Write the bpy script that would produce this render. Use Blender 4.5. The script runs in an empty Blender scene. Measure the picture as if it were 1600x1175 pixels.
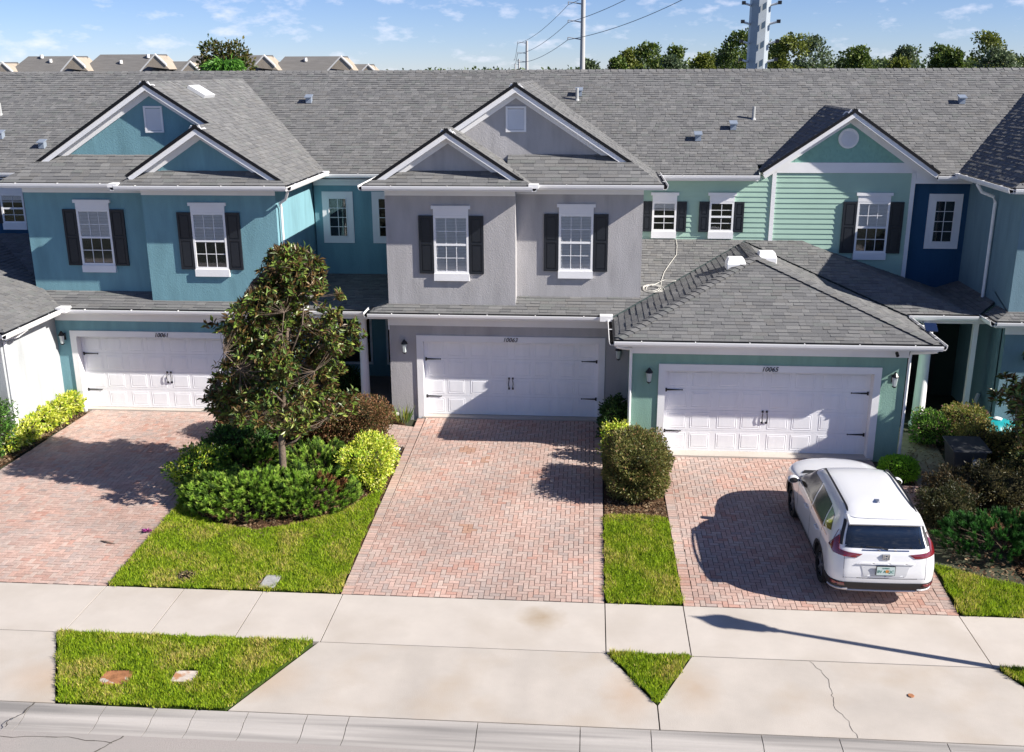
import bpy, bmesh, math, random
import numpy as np
from mathutils import Vector, Matrix
random.seed(7); rng = np.random.default_rng(7)
scene = bpy.context.scene
COL = scene.collection

# ------------------------------------------------------------------ camera
F_PX, PITCH, YAW, ROLL, CAM_H = 1574.36, 0.296795, 0.077489, -0.004023, 9.2
cam_d = bpy.data.cameras.new('camera'); cam = bpy.data.objects.new('camera', cam_d); COL.objects.link(cam)
fw = Vector((-math.sin(YAW)*math.cos(PITCH), math.cos(YAW)*math.cos(PITCH), -math.sin(PITCH)))
rt = Vector((math.cos(YAW), math.sin(YAW), 0)); up = rt.cross(fw)
cr, sr = math.cos(ROLL), math.sin(ROLL)
R_ = cr*rt + sr*up; U_ = -sr*rt + cr*up
cam.matrix_world = Matrix(((R_.x, U_.x, -fw.x, 0), (R_.y, U_.y, -fw.y, 0), (R_.z, U_.z, -fw.z, CAM_H), (0, 0, 0, 1)))
cam_d.sensor_width = 36; cam_d.lens = F_PX/1600*36; cam_d.clip_start = .1; cam_d.clip_end = 6000
scene.camera = cam

# ------------------------------------------------------------------ light
EL = math.radians(33.6); AZ = Vector((.967, -.255)).normalized()
sun_dir = Vector((AZ.x*math.cos(EL), AZ.y*math.cos(EL), math.sin(EL)))
world = bpy.data.worlds.new('World'); scene.world = world; world.use_nodes = True
wn = world.node_tree; wn.nodes.clear()
def wnode(t, **k):
    n = wn.nodes.new(t)
    for a, b in k.items(): setattr(n, a, b)
    return n
sky = wnode('ShaderNodeTexSky', sky_type='NISHITA', sun_disc=False, sun_elevation=EL,
            sun_rotation=math.atan2(AZ.x, AZ.y), altitude=0, air_density=.7, dust_density=0.0, ozone_density=3.0)
bg = wnode('ShaderNodeBackground'); bg.inputs[1].default_value = .05
outw = wnode('ShaderNodeOutputWorld')
tc = wnode('ShaderNodeTexCoord')
sep = wnode('ShaderNodeSeparateXYZ'); wn.links.new(tc.outputs['Generated'], sep.inputs[0])
mp = wnode('ShaderNodeMapping'); mp.inputs['Scale'].default_value = (1, 1, 2.6)
wn.links.new(tc.outputs['Generated'], mp.inputs[0])
nz = wnode('ShaderNodeTexNoise'); nz.inputs['Scale'].default_value = 27; nz.inputs['Detail'].default_value = 7; nz.inputs['Roughness'].default_value = .58
wn.links.new(mp.outputs[0], nz.inputs[0])
cr_ = wnode('ShaderNodeMapRange'); cr_.inputs['From Min'].default_value = .54; cr_.inputs['From Max'].default_value = .76
wn.links.new(nz.outputs[0], cr_.inputs[0])
mixc = wnode('ShaderNodeMix', data_type='RGBA')
fac = wnode('ShaderNodeMath', operation='MULTIPLY'); fac.inputs[1].default_value = .55
wn.links.new(cr_.outputs[0], fac.inputs[0]); wn.links.new(fac.outputs[0], mixc.inputs['Factor'])
wn.links.new(sky.outputs[0], mixc.inputs['A']); mixc.inputs['B'].default_value = (12.5, 12.2, 13.5, 1)
# a slightly deeper blue than the bare sky model gives at the horizon
tint = wnode('ShaderNodeMix', data_type='RGBA', blend_type='MULTIPLY'); tint.inputs['Factor'].default_value = 1
tint.inputs['B'].default_value = (.92, .99, 1.30, 1)
wn.links.new(sky.outputs[0], tint.inputs['A']); wn.links.new(tint.outputs['Result'], mixc.inputs['A'])
wn.links.new(mixc.outputs['Result'], bg.inputs[0]); wn.links.new(bg.outputs[0], outw.inputs[0])
sd = bpy.data.lights.new('sun', 'SUN'); sun = bpy.data.objects.new('sun', sd); COL.objects.link(sun)
sd.energy = 5.0; sd.angle = math.radians(.53); sd.color = (1, .94, .86)
sun.rotation_euler = sun_dir.to_track_quat('Z', 'Y').to_euler(); sun.location = (20, -10, 30)
scene.view_settings.view_transform = 'Standard'; scene.view_settings.look = 'None'
scene.view_settings.exposure = .92; scene.view_settings.gamma = 1; scene.view_settings.use_curve_mapping = False

# ------------------------------------------------------------------ materials
MATS = {}
def M(name, col=(.5, .5, .5), rough=.6, spec=.4, metal=0, var=0, vscale=3, bump=0, bscale=40, attr=False, objcol=False,
      coat=0, trans=0, alpha=1, back=None, var2=None, stretch=None, emis=None):
    if name in MATS: return MATS[name]
    m = bpy.data.materials.new(name); m.use_nodes = True; nt = m.node_tree; N = nt.nodes; Lk = nt.links
    b = N['Principled BSDF']; b.inputs['Roughness'].default_value = rough; b.inputs['Metallic'].default_value = metal
    b.inputs['Specular IOR Level'].default_value = spec; b.inputs['Coat Weight'].default_value = coat
    b.inputs['Coat Roughness'].default_value = .05
    b.inputs['Base Color'].default_value = (*col, 1)
    src = None
    if attr:
        a = N.new('ShaderNodeAttribute'); a.attribute_name = 'Col'; src = a.outputs['Color']
    elif objcol:
        a = N.new('ShaderNodeObjectInfo'); src = a.outputs['Color']
    geo = N.new('ShaderNodeNewGeometry'); pos = geo.outputs['Position']
    if stretch:
        mm = N.new('ShaderNodeMapping'); mm.inputs['Scale'].default_value = stretch; Lk.new(pos, mm.inputs[0]); pos = mm.outputs[0]
    if var:
        n = N.new('ShaderNodeTexNoise'); n.inputs['Scale'].default_value = vscale; n.inputs['Detail'].default_value = 6
        n.inputs['Roughness'].default_value = .6
        Lk.new(pos, n.inputs[0])
        mr = N.new('ShaderNodeMapRange'); mr.inputs['From Min'].default_value = .3; mr.inputs['From Max'].default_value = .7
        mr.inputs['To Min'].default_value = 1-var; mr.inputs['To Max'].default_value = 1+var
        Lk.new(n.outputs[0], mr.inputs[0])
        mx = N.new('ShaderNodeVectorMath'); mx.operation = 'SCALE'; Lk.new(mr.outputs[0], mx.inputs['Scale'])
        if src: Lk.new(src, mx.inputs[0])
        else: mx.inputs[0].default_value = col
        src = mx.outputs[0]
    if var2:   # (colour, scale, low, high): patches of a second colour
        c2, s2, lo, hi = var2
        n = N.new('ShaderNodeTexNoise'); n.inputs['Scale'].default_value = s2; n.inputs['Detail'].default_value = 5
        Lk.new(pos, n.inputs[0])
        mr = N.new('ShaderNodeMapRange'); mr.inputs['From Min'].default_value = lo; mr.inputs['From Max'].default_value = hi
        Lk.new(n.outputs[0], mr.inputs[0])
        mx = N.new('ShaderNodeMix'); mx.data_type = 'RGBA'; Lk.new(mr.outputs[0], mx.inputs['Factor'])
        if src: Lk.new(src, mx.inputs['A'])
        else: mx.inputs['A'].default_value = (*col, 1)
        mx.inputs['B'].default_value = (*c2, 1); src = mx.outputs['Result']
    if back:
        mx = N.new('ShaderNodeMix'); mx.data_type = 'RGBA'; Lk.new(geo.outputs['Backfacing'], mx.inputs['Factor'])
        if src: Lk.new(src, mx.inputs['A'])
        else: mx.inputs['A'].default_value = (*col, 1)
        mx.inputs['B'].default_value = (*back, 1); src = mx.outputs['Result']
    if src: Lk.new(src, b.inputs['Base Color'])
    if bump:
        n = N.new('ShaderNodeTexNoise'); n.inputs['Scale'].default_value = bscale; n.inputs['Detail'].default_value = 5
        Lk.new(geo.outputs['Position'], n.inputs[0])
        bp = N.new('ShaderNodeBump'); bp.inputs['Strength'].default_value = bump; bp.inputs['Distance'].default_value = .02
        Lk.new(n.outputs[0], bp.inputs['Height']); Lk.new(bp.outputs[0], b.inputs['Normal'])
    if trans:
        t = N.new('ShaderNodeBsdfTranslucent'); ms = N.new('ShaderNodeMixShader'); ms.inputs[0].default_value = trans
        if src: Lk.new(src, t.inputs[0])
        else: t.inputs[0].default_value = (*col, 1)
        Lk.new(b.outputs[0], ms.inputs[1]); Lk.new(t.outputs[0], ms.inputs[2]); Lk.new(ms.outputs[0], N['Material Output'].inputs[0])
    if alpha < 1: b.inputs['Alpha'].default_value = alpha
    if emis:
        b.inputs['Emission Color'].default_value = (*col, 1); b.inputs['Emission Strength'].default_value = emis
    MATS[name] = m; m.diffuse_color = (*col, 1)
    return m
def stucco(name, c): return M(name, c, .9, .2, var=.08, vscale=1.6, bump=.38, bscale=38, var2=(tuple(v*.72 for v in c), 1.1, .50, .85), stretch=(2.2, 2.2, .5))
teal = stucco('teal_stucco', (.175, .335, .385)); mauve = stucco('mauve_stucco', (.415, .405, .41))
green_st = stucco('green_stucco', (.23, .38, .32)); slate = stucco('slate_stucco', (.17, .27, .32)); blue_st = stucco('blue_stucco', (.028, .085, .165))
pale_st = stucco('pale_grey_stucco', (.40, .42, .43)); gable_teal = teal; cream = stucco('cream_stucco', (.36, .31, .25))
siding_m = M('green_siding', (.36, .525, .435), .6, .3, var=.04, vscale=2)
scallop_m = M('green_scallop', (.22, .42, .36), .7, .3, var=.1, vscale=8)
white = M('white_paint', (.84, .84, .84), .45, .4, var=.03, vscale=2)
white_trim = M('white_trim', (.81, .81, .82), .6, .3, var=.04, vscale=1.5, bump=.15, bscale=60)
door_white = M('garage_door_white', (.84, .85, .88), .45, .4, var=.035, vscale=2, stretch=(3, 3, .6))
black_drip = M('black_drip_edge', (.008, .008, .010), .5, .3)
shutter_m = M('shutter_black', (.011, .014, .020), .45, .5, var=.1, vscale=6)
iron = M('black_iron', (.01, .01, .012), .4, .5)
felt = M('roof_felt', (.05, .072, .075), .9, .1)
shingle_m = M('shingle', attr=True, rough=.95, spec=.15, var=.09, vscale=45, bump=.35, bscale=160)
shingle_o = M('shingle_piece', objcol=True, rough=.95, spec=.15, var=.09, vscale=45, bump=.35, bscale=160)
paver_m = M('paver', attr=True, rough=.9, spec=.2, var=.16, vscale=30, bump=.25, bscale=120)
paver_o = M('paver_piece', objcol=True, rough=.9, spec=.2, var=.16, vscale=30, bump=.25, bscale=120)
leaf_m = M('leaf', attr=True, rough=.5, spec=.35, trans=.28)
magnolia_m = M('magnolia_leaf', attr=True, rough=.38, spec=.4, trans=.10, back=(.10, .06, .022))
grass_m = M('grass_blade', attr=True, rough=.6, spec=.25, trans=.35)
bark = M('bark', (.17, .13, .10), .9, .2, var=.3, vscale=12, bump=.8, bscale=40)
stem_m = M('dark_stem', (.07, .05, .035), .9, .2, var=.2, vscale=20)
glass = M('window_glass', (.012, .018, .022), .06, .8)
blind_m = M('blind_slat', (.92, .93, .95), .6, .3)
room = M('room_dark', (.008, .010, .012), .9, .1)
muntin_m = M('muntin_white', (.80, .81, .83), .5, .4)
def glass_pane():
    m = bpy.data.materials.new('clear_pane'); m.use_nodes = True; N = m.node_tree.nodes; L = m.node_tree.links
    N.clear(); o = N.new('ShaderNodeOutputMaterial'); t = N.new('ShaderNodeBsdfTransparent'); t.inputs[0].default_value = (.97, .98, .99, 1)
    g = N.new('ShaderNodeBsdfGlossy'); g.inputs['Roughness'].default_value = .03; f = N.new('ShaderNodeFresnel'); f.inputs[0].default_value = 1.6
    ad = N.new('ShaderNodeMath'); ad.operation = 'ADD'; ad.inputs[1].default_value = .02; L.new(f.outputs[0], ad.inputs[0])
    x = N.new('ShaderNodeMixShader'); L.new(ad.outputs[0], x.inputs[0]); L.new(t.outputs[0], x.inputs[1]); L.new(g.outputs[0], x.inputs[2]); L.new(x.outputs[0], o.inputs[0])
    return m
pane_m = glass_pane()
screen_m = M('insect_screen', (.03, .035, .045), .9, .1, alpha=.62)

# ------------------------------------------------------------------ builders
ORG = {}
def org(o): return ORG.get(o.name, Vector((0, 0, 0))) if o else Vector((0, 0, 0))
def thing(name, label, cat, loc=(0, 0, 0), group=None, local=False):
    o = bpy.data.objects.new(name, None); COL.objects.link(o); o.location = loc; o.empty_display_size = .3
    o['label'] = label; o['category'] = cat
    if group: o['group'] = group
    ORG[o.name] = Vector((0, 0, 0)) if local else Vector(loc)
    return o
def tag(o, label=None, cat=None, group=None, kind=None):
    if label: o['label'] = label
    if cat: o['category'] = cat
    if group: o['group'] = group
    if kind: o['kind'] = kind
    return o
def link(name, me, parent, origin):
    o = bpy.data.objects.new(name, me); COL.objects.link(o)
    if parent: o.parent = parent
    o.location = Vector(origin) - org(parent); ORG[o.name] = Vector(origin)
    return o
class MB:
    def __init__(s): s.v = []; s.f = []; s.c = []
    def face(s, pts, c=None):
        n = len(s.v); s.v.extend([tuple(p) for p in pts]); s.f.append(tuple(range(n, n+len(pts)))); s.c.append(c)
    def box(s, x0, y0, z0, x1, y1, z1, c=None):
        n = len(s.v)
        s.v += [(x0, y0, z0), (x1, y0, z0), (x1, y1, z0), (x0, y1, z0), (x0, y0, z1), (x1, y0, z1), (x1, y1, z1), (x0, y1, z1)]
        for f in ((3, 2, 1, 0), (4, 5, 6, 7), (0, 1, 5, 4), (1, 2, 6, 5), (2, 3, 7, 6), (3, 0, 4, 7)):
            s.f.append(tuple(n+i for i in f)); s.c.append(c)
        return s
    def ext(s, prof, vec, c=None):
        """closed prism: prof = list of 3D points, vec = extrusion vector"""
        n = len(s.v); k = len(prof); vec = Vector(vec)
        a = [Vector(p) for p in prof]; b = [p+vec for p in a]
        s.v += [tuple(p) for p in a] + [tuple(p) for p in b]
        s.f.append(tuple(n+i for i in range(k))[::-1]); s.f.append(tuple(n+k+i for i in range(k)))
        for i in range(k): s.f.append((n+i, n+(i+1) % k, n+k+(i+1) % k, n+k+i))
        s.c += [c]*(k+2); return s
    def beam(s, p0, p1, a, b, c=None):
        """box along p0-p1 with cross-section spanned by vectors a, b (from the line)"""
        p0 = Vector(p0); a = Vector(a); b = Vector(b)
        return s.ext([p0, p0+a, p0+a+b, p0+b], Vector(p1)-p0, c)
    def tube(s, pts, r, n=8, c=None, caps=True):
        pts = [Vector(p) for p in pts]; rs = r if isinstance(r, (list, tuple)) else [r]*len(pts); rings = []
        for i, p in enumerate(pts):
            d = (pts[min(i+1, len(pts)-1)]-pts[max(i-1, 0)]).normalized()
            u = d.cross(Vector((0, 0, 1)) if abs(d.z) < .9 else Vector((0, 1, 0))).normalized(); w = d.cross(u)
            base = len(s.v); s.v += [tuple(p + (u*math.cos(2*math.pi*k/n) + w*math.sin(2*math.pi*k/n))*rs[i]) for k in range(n)]
            rings.append(base)
        for a, b in zip(rings, rings[1:]):
            for k in range(n): s.f.append((a+k, a+(k+1) % n, b+(k+1) % n, b+k)); s.c.append(c)
        if caps: s.f.append(tuple(rings[0]+k for k in range(n))[::-1]); s.f.append(tuple(rings[-1]+k for k in range(n))); s.c += [c, c]
        return s
    def lathe(s, cx, cy, prof, n=14, c=None):
        rings = []
        for r, z in prof:
            rings.append(len(s.v)); s.v += [(cx+r*math.cos(2*math.pi*k/n), cy+r*math.sin(2*math.pi*k/n), z) for k in range(n)]
        for a, b in zip(rings, rings[1:]):
            for k in range(n): s.f.append((a+k, a+(k+1) % n, b+(k+1) % n, b+k)); s.c.append(c)
        s.f.append(tuple(rings[0]+k for k in range(n))[::-1]); s.f.append(tuple(rings[-1]+k for k in range(n))); s.c += [c, c]
        return s
    def build(s, name, mat, parent=None, smooth=False, bevel=0, kind=None, label=None, origin=None):
        V = np.array(s.v, float); lo, hi = V.min(0), V.max(0)
        o_ = np.array(origin if origin is not None else ((lo[0]+hi[0])/2, (lo[1]+hi[1])/2, lo[2]))
        me = bpy.data.meshes.new(name); me.from_pydata([tuple(p) for p in V-o_], [], s.f)
        me.materials.append(mat)
        if any(c is not None for c in s.c):
            at = me.attributes.new('Col', 'FLOAT_COLOR', 'FACE')
            arr = np.ones((len(s.f), 4), np.float32); arr[:, :3] = [c if c is not None else (.5, .5, .5) for c in s.c]
            at.data.foreach_set('color', arr.ravel())
        if smooth: me.polygons.foreach_set('use_smooth', [True]*len(s.f))
        me.update()
        o = link(name, me, parent, o_)
        if smooth and smooth != 'all': me.set_sharp_from_angle(angle=math.radians(40))
        if bevel:
            m = o.modifiers.new('bevel', 'BEVEL'); m.width = bevel; m.segments = 2; m.limit_method = 'ANGLE'
        if kind: o['kind'] = kind
        if label: o['label'] = label
        return o
def fast_mesh(name, verts, nper, cols, mat, parent=None, kind='stuff', origin=None):
    """verts (F*nper,3): separate faces with nper corners, one colour each"""
    F = len(verts)//nper; me = bpy.data.meshes.new(name)
    o_ = np.array(origin) if origin is not None else np.array([verts[:, 0].mean(), verts[:, 1].mean(), verts[:, 2].min()])
    me.vertices.add(len(verts)); me.vertices.foreach_set('co', (verts-o_).astype(np.float32).ravel())
    me.loops.add(F*nper); me.loops.foreach_set('vertex_index', np.arange(F*nper, dtype=np.int32))
    me.polygons.add(F); me.polygons.foreach_set('loop_start', np.arange(0, F*nper, nper, dtype=np.int32))
    at = me.attributes.new('Col', 'FLOAT_COLOR', 'FACE'); c = np.ones((F, 4), np.float32); c[:, :3] = cols
    at.data.foreach_set('color', c.ravel()); me.materials.append(mat); me.update(calc_edges=True); me.validate()
    o = link(name, me, parent, o_)
    if kind: o['kind'] = kind
    return o
def piece(name, me, parent, origin, col=None):
    o = link(name, me, parent, origin)
    if col is not None: o.color = (*col, 1)
    return o
def text_mesh(name, s, size, mat, parent, loc, rot=(math.pi/2, 0, 0), shear=0, depth=.008, align='CENTER'):
    cu = bpy.data.curves.new(name, 'FONT'); cu.body = s; cu.size = size; cu.extrude = depth; cu.align_x = align; cu.shear = shear
    t = bpy.data.objects.new('tmp', cu); COL.objects.link(t); dg = bpy.context.evaluated_depsgraph_get()
    me = bpy.data.meshes.new_from_object(t.evaluated_get(dg)); bpy.data.objects.remove(t); bpy.data.curves.remove(cu)
    me.name = name; me.materials.clear(); me.materials.append(mat)
    o = link(name, me, parent, loc); o.rotation_euler = rot
    return o
def clip(poly, conv):
    out = poly
    for i in range(len(conv)):
        a, b = conv[i], conv[(i+1) % len(conv)]; ex, ey = b[0]-a[0], b[1]-a[1]; inp = out; out = []
        if not inp: return []
        side = lambda p: ex*(p[1]-a[1])-ey*(p[0]-a[0])
        for j in range(len(inp)):
            p, q = inp[j-1], inp[j]; sp, sq = side(p), side(q)
            if (sp >= -1e-9) != (sq >= -1e-9):
                t = sp/(sp-sq); out.append((p[0]+t*(q[0]-p[0]), p[1]+t*(q[1]-p[1])))
            if sq >= -1e-9: out.append(q)
    return out
def area2(p): return sum(p[i-1][0]*p[i][1]-p[i][0]*p[i-1][1] for i in range(len(p)))
SH0 = [(.150, .152, .155), (.185, .187, .188), (.125, .128, .132), (.21, .21, .205), (.165, .160, .152), (.15, .165, .155), (.235, .235, .23), (.105, .108, .114)]
SH = [tuple(.156+.40*(v-.158) for v in c) for c in SH0]
SW = [5, 5, 4, 3, 3, 2, 1.6, 2]
def shingles(parent, poly, z0, gx, gy, single=0, dark=1.0, thick=.035, expo=.14, tabw=(.10, .26)):
    """roof plane z = z0 + gx*x + gy*y over a convex plan polygon: deck + laid shingle tabs"""
    if area2(poly) < 0: poly = poly[::-1]
    zf = lambda x, y: z0+gx*x+gy*y
    n = Vector((-gx, -gy, 1)).normalized(); g = math.hypot(gx, gy)
    vdir = Vector((gx/g, gy/g, g)).normalized(); udir = vdir.cross(n).normalized()
    deck = MB(); deck.ext([Vector((x, y, zf(x, y)))-n*(.012+thick) for x, y in poly], n*thick)
    deck = deck.build('roof', felt, parent)
    P3 = [Vector((x, y, zf(x, y))) for x, y in poly]; O = P3[0]
    uv = [((p-O).dot(udir), (p-O).dot(vdir)) for p in P3]
    if area2(uv) < 0: uv = uv[::-1]
    u0, u1 = min(p[0] for p in uv), max(p[0] for p in uv); v0, v1 = min(p[1] for p in uv), max(p[1] for p in uv)
    mb = MB(); k = 0; v = v0; tabs = []
    while v < v1:
        u = u0-random.uniform(0, .3)
        while u < u1:
            w = random.uniform(*tabw); t = random.choice((.006, .010, .017)); c = random.choices(SH, SW)[0]
            j = random.uniform(.93, 1.07)*dark; c = tuple(x*j for x in c)
            cell = clip([(u+.002, v), (u+w-.002, v), (u+w-.002, v+expo), (u+.002, v+expo)], uv)
            if len(cell) >= 3 and abs(area2(cell)) > .002: tabs.append((cell, v, t, c))
            u += w
        v += expo
    def emit(mb, cell, v, t, c):
        hh = lambda q: t*(1-(q-v)/expo)+.001
        top = [O+udir*a+vdir*b+n*hh(b) for a, b in cell]; mb.face(top, c)
        for i in range(len(cell)):
            a, b = cell[i], cell[(i+1) % len(cell)]
            if abs(a[1]-b[1]) < 1e-6 and abs(a[1]-v) < 1e-6 or t > .012 and abs(a[0]-b[0]) < 1e-6:
                mb.face([O+udir*a[0]+vdir*a[1]-n*.012, O+udir*b[0]+vdir*b[1]-n*.012, top[(i+1) % len(cell)], top[i]], c)
    for cell, vv, t, c in tabs[:single]:
        s = MB(); emit(s, cell, vv, t, None); o = s.build('shingle', shingle_o, deck); o.color = (*c, 1)
    for cell, vv, t, c in tabs[single:]: emit(mb, cell, vv, t, c)
    if mb.f: mb.build('shingle_field', shingle_m, deck, kind='stuff')
    return deck
def ridge_caps(parent, p0, p1, w=.15, step=.2, up=Vector((0, 0, 1)), drop=.35):
    p0, p1 = Vector(p0), Vector(p1); d = (p1-p0); L = d.length; d.normalize(); s = d.cross(up).normalized(); mb = MB(); k = int(L/step)
    for i in range(k):
        a = p0+d*(i*step); b = a+d*(step+.02); c = random.choices(SH, SW)[0]; h0, h1 = .035, .018
        for sg in (-1, 1):
            q = [a+up*h0, b+up*h1, b+s*sg*w+up*(h1-w*drop), a+s*sg*w+up*(h0-w*drop)]
            mb.face(q if sg < 0 else q[::-1], c)
        mb.face([a+up*h0, a+s*w+up*(h0-w*drop), a+s*w+up*(-.02-w*drop), a+up*0, a-s*w+up*(-.02-w*drop), a-s*w+up*(h0-w*drop)], tuple(x*.6 for x in c))
    return mb.build('ridge_cap', shingle_m, parent, kind='stuff')
gutter_dark = M('gutter_shade', (.012, .011, .012), .9, .1)  # near-black colour painting the shade inside the white gutters
def gutter(parent, p0, p1, out):
    """K-profile gutter; p0,p1 = line of the eave edge, out = outward unit vector"""
    p0, p1, out = Vector(p0), Vector(p1), Vector(out); z = Vector((0, 0, 1))
    prof = [(0, .03), (0, -.10), (.085, -.10), (.115, -.05), (.125, .0), (.125, .025), (.112, .025), (.112, .0), (.10, -.045), (.078, -.088), (.012, -.088), (.012, .03)]
    g = MB().ext([p0+out*a+z*b for a, b in prof], p1-p0)
    d = (p1-p0); L = d.length; d.normalize()
    g = g.build('gutter', white, parent)
    MB().beam(p0+out*.0125-z*.06, p1+out*.0125-z*.06, out*.085, z*.035).build('gutter_shade_strip', gutter_dark, g)  # solid dark strip in the trough, stands in for its shadow
    MB().beam(p0-out*.03+z*.005, p1-out*.03+z*.005, out*.055, z*.028).build('drip_edge', black_drip, g)
    hg = MB(); k = max(1, int(L/1.1))
    for i in range(k):
        q = p0+d*(L*(i+.5)/k); hg.beam(q+out*.0-z*.0+z*.012, q+out*.125+z*.012, d*.02, z*.014)
    hg.build('gutter_strap', white, g)
    return g
def downpipe(parent, pts, r=.034):
    return MB().tube(pts, r, 8).build('downpipe', white, parent, smooth=True)
# ================================================================== GROUND
def gz(y): return max(0, min(y, 25.4)-16.2)*.03
soil = M('mulch_soil', (.10, .055, .03), .95, .1, var=.45, vscale=14, bump=1, bscale=60, var2=((.055, .032, .02), 5, .45, .6))
turf = M('turf_soil', (.045, .075, .012), .95, .1, var=.4, vscale=9, bump=1, bscale=80)
def sheet(name, rows, mat, label=None):
    mb = MB()
    for (a, b) in zip(rows, rows[1:]): mb.face([a[0], a[1], b[1], b[0]])
    o = mb.build(name, mat); o['kind'] = 'structure'
    if label: o['label'] = label
    return o
X0, X1 = -900, 900
sheet('ground', [((X0, -300, -.16), (X1, -300, -.16)), ((X0, 12.6, -.16), (X1, 12.6, -.16)), ((X0, 16.2, -.06), (X1, 16.2, -.06)),
                 ((X0, 25.4, .20), (X1, 25.4, .20)), ((X0, 60, .2), (X1, 60, .2)), ((X0, 3000, 0), (X1, 3000, 0))],
      M('field_ground', (.055, .06, .04), .95, .1, var=.3, vscale=.3))
# --- road
def concrete(name, col, v=.06, extra=None):
    return M(name, col, .85, .2, var=v, vscale=1.1, bump=.25, bscale=90, var2=extra)
asphalt = M('road_surface', (.345, .315, .295), .95, .15, var=.10, vscale=55, bump=.5, bscale=120, var2=((.33, .31, .29), .8, .42, .68))
rd = MB().box(-60, 2, -.4, 60, 12.0, -.055).build('road', asphalt); rd['kind'] = 'structure'
crk = M('crack_dark', (.10, .09, .08), .95, .1)
def crack(name, pts, z, parent, w=.012):
    mb = MB(); q = []
    for a, b in zip(pts, pts[1:]):
        n = 5
        for i in range(n):
            t = i/n; q.append(Vector((a[0]+(b[0]-a[0])*t+random.uniform(-.02, .02), a[1]+(b[1]-a[1])*t+random.uniform(-.02, .02), z)))
    q.append(Vector((*pts[-1], z)))
    for a, b in zip(q, q[1:]):
        d = (b-a).normalized(); s = Vector((-d.y, d.x, 0))*w*random.uniform(.35, .7)
        mb.face([a-s, b-s, b+s, a+s])
    return mb.build(name, crk, parent, kind='stuff')
crack('crack', [(-6.6, 12.0), (-6.75, 11.75), (-7.0, 11.4), (-7.1, 11)], -.051, rd, .02)
crack('crack', [(-9, 11.9), (-8.2, 11.86), (-7.4, 11.9), (-6.7, 11.82)], -.051, rd, .012)
# --- kerb: rolled gutter kerb cast in lengths
kerb_m = M('kerb_concrete', (.40, .375, .35), .9, .2, var=.10, vscale=3, bump=.3, bscale=100, stretch=(.12, 3.5, 1), var2=((.215, .205, .195), 1.2, .44, .66))
kerb = bpy.data.objects.new('kerb', None); COL.objects.link(kerb); kerb['kind'] = 'structure'; kerb['label'] = 'rolled concrete kerb between the road and the verge'
ORG[kerb.name] = Vector((0, 0, 0))
js = [-30, -12.2, -10.7, -9.15, -8.30, -7.15, -6.35, -5.75, -4.95, -4.05, -3.42, -1.50, .0, 1.02, 2.6, 3.7, 5.2, 6.7, 8.2, 30]
for a, b in zip(js, js[1:]):
    prof = [(a+.006, 12.0, -.25), (a+.006, 12.0, -.055), (a+.006, 12.16, -.075), (a+.006, 12.30, -.05), (a+.006, 12.36, -.018), (a+.006, 12.60, -.002), (a+.006, 12.612, -.25)]
    MB().ext(prof, (b-a-.012, 0, 0)).build('kerb_section', kerb_m, kerb)
crack('crack', [(-8.28, 12.6), (-8.33, 12.3), (-8.45, 12.15), (-8.4, 12.0)], .0, kerb, .02)
# --- sidewalk slabs
walk_m = M('sidewalk_concrete', (.495, .452, .405), .85, .2, var=.05, vscale=1.6, bump=.2, bscale=90, var2=((.44, .395, .345), .9, .48, .74))
side = bpy.data.objects.new('sidewalk', None); COL.objects.link(side); side['kind'] = 'structure'; side['label'] = 'pale concrete sidewalk of long cast slabs'
ORG[side.name] = Vector((0, 0, 0))
sj = [-30, -15.2, -13.7, -8.85, -7.36, -5.87, -4.38, .40, 1.79, 6.57, 8.1, 9.6, 30]
for a, b in zip(sj, sj[1:]):
    MB().box(a+.009, 14.585, -.12, b-.009, 16.175, random.uniform(-.002, .002)).build('slab', walk_m, side)
MB().box(-30, 14.6, -.13, 30, 16.16, -.035).build('joint_sand', M('joint_dark', (.045, .04, .035), .95, .1), side)
def stain(m, cx, cy, rx, ry, col, k):
    nt = m.node_tree; N = nt.nodes; L = nt.links; b = N['Principled BSDF']; src = b.inputs['Base Color'].links[0].from_socket
    g = N.new('ShaderNodeNewGeometry'); n = N.new('ShaderNodeTexNoise'); n.inputs['Scale'].default_value = 5; ad = N.new('ShaderNodeVectorMath'); ad.operation = 'MULTIPLY_ADD'
    L.new(g.outputs['Position'], n.inputs[0]); L.new(n.outputs['Color'], ad.inputs[0]); ad.inputs[1].default_value = (.25, .25, 0); L.new(g.outputs['Position'], ad.inputs[2])
    mp_ = N.new('ShaderNodeMapping'); mp_.inputs['Location'].default_value = (-cx/rx-.12/rx, -cy/ry-.12/ry, 0); mp_.inputs['Scale'].default_value = (1/rx, 1/ry, 0); L.new(ad.outputs[0], mp_.inputs[0])
    ln = N.new('ShaderNodeVectorMath'); ln.operation = 'LENGTH'; L.new(mp_.outputs[0], ln.inputs[0]); mr = N.new('ShaderNodeMapRange'); mr.inputs['From Min'].default_value = 1; mr.inputs['From Max'].default_value = 0; mr.inputs['To Max'].default_value = k
    L.new(ln.outputs['Value'], mr.inputs[0]); mx = N.new('ShaderNodeMix'); mx.data_type = 'RGBA'; L.new(mr.outputs[0], mx.inputs['Factor']); L.new(src, mx.inputs['A']); mx.inputs['B'].default_value = (*col, 1); L.new(mx.outputs['Result'], b.inputs['Base Color'])
stain(walk_m, -.72, 15.62, .5, .45, (.30, .22, .13), .75)
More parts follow.
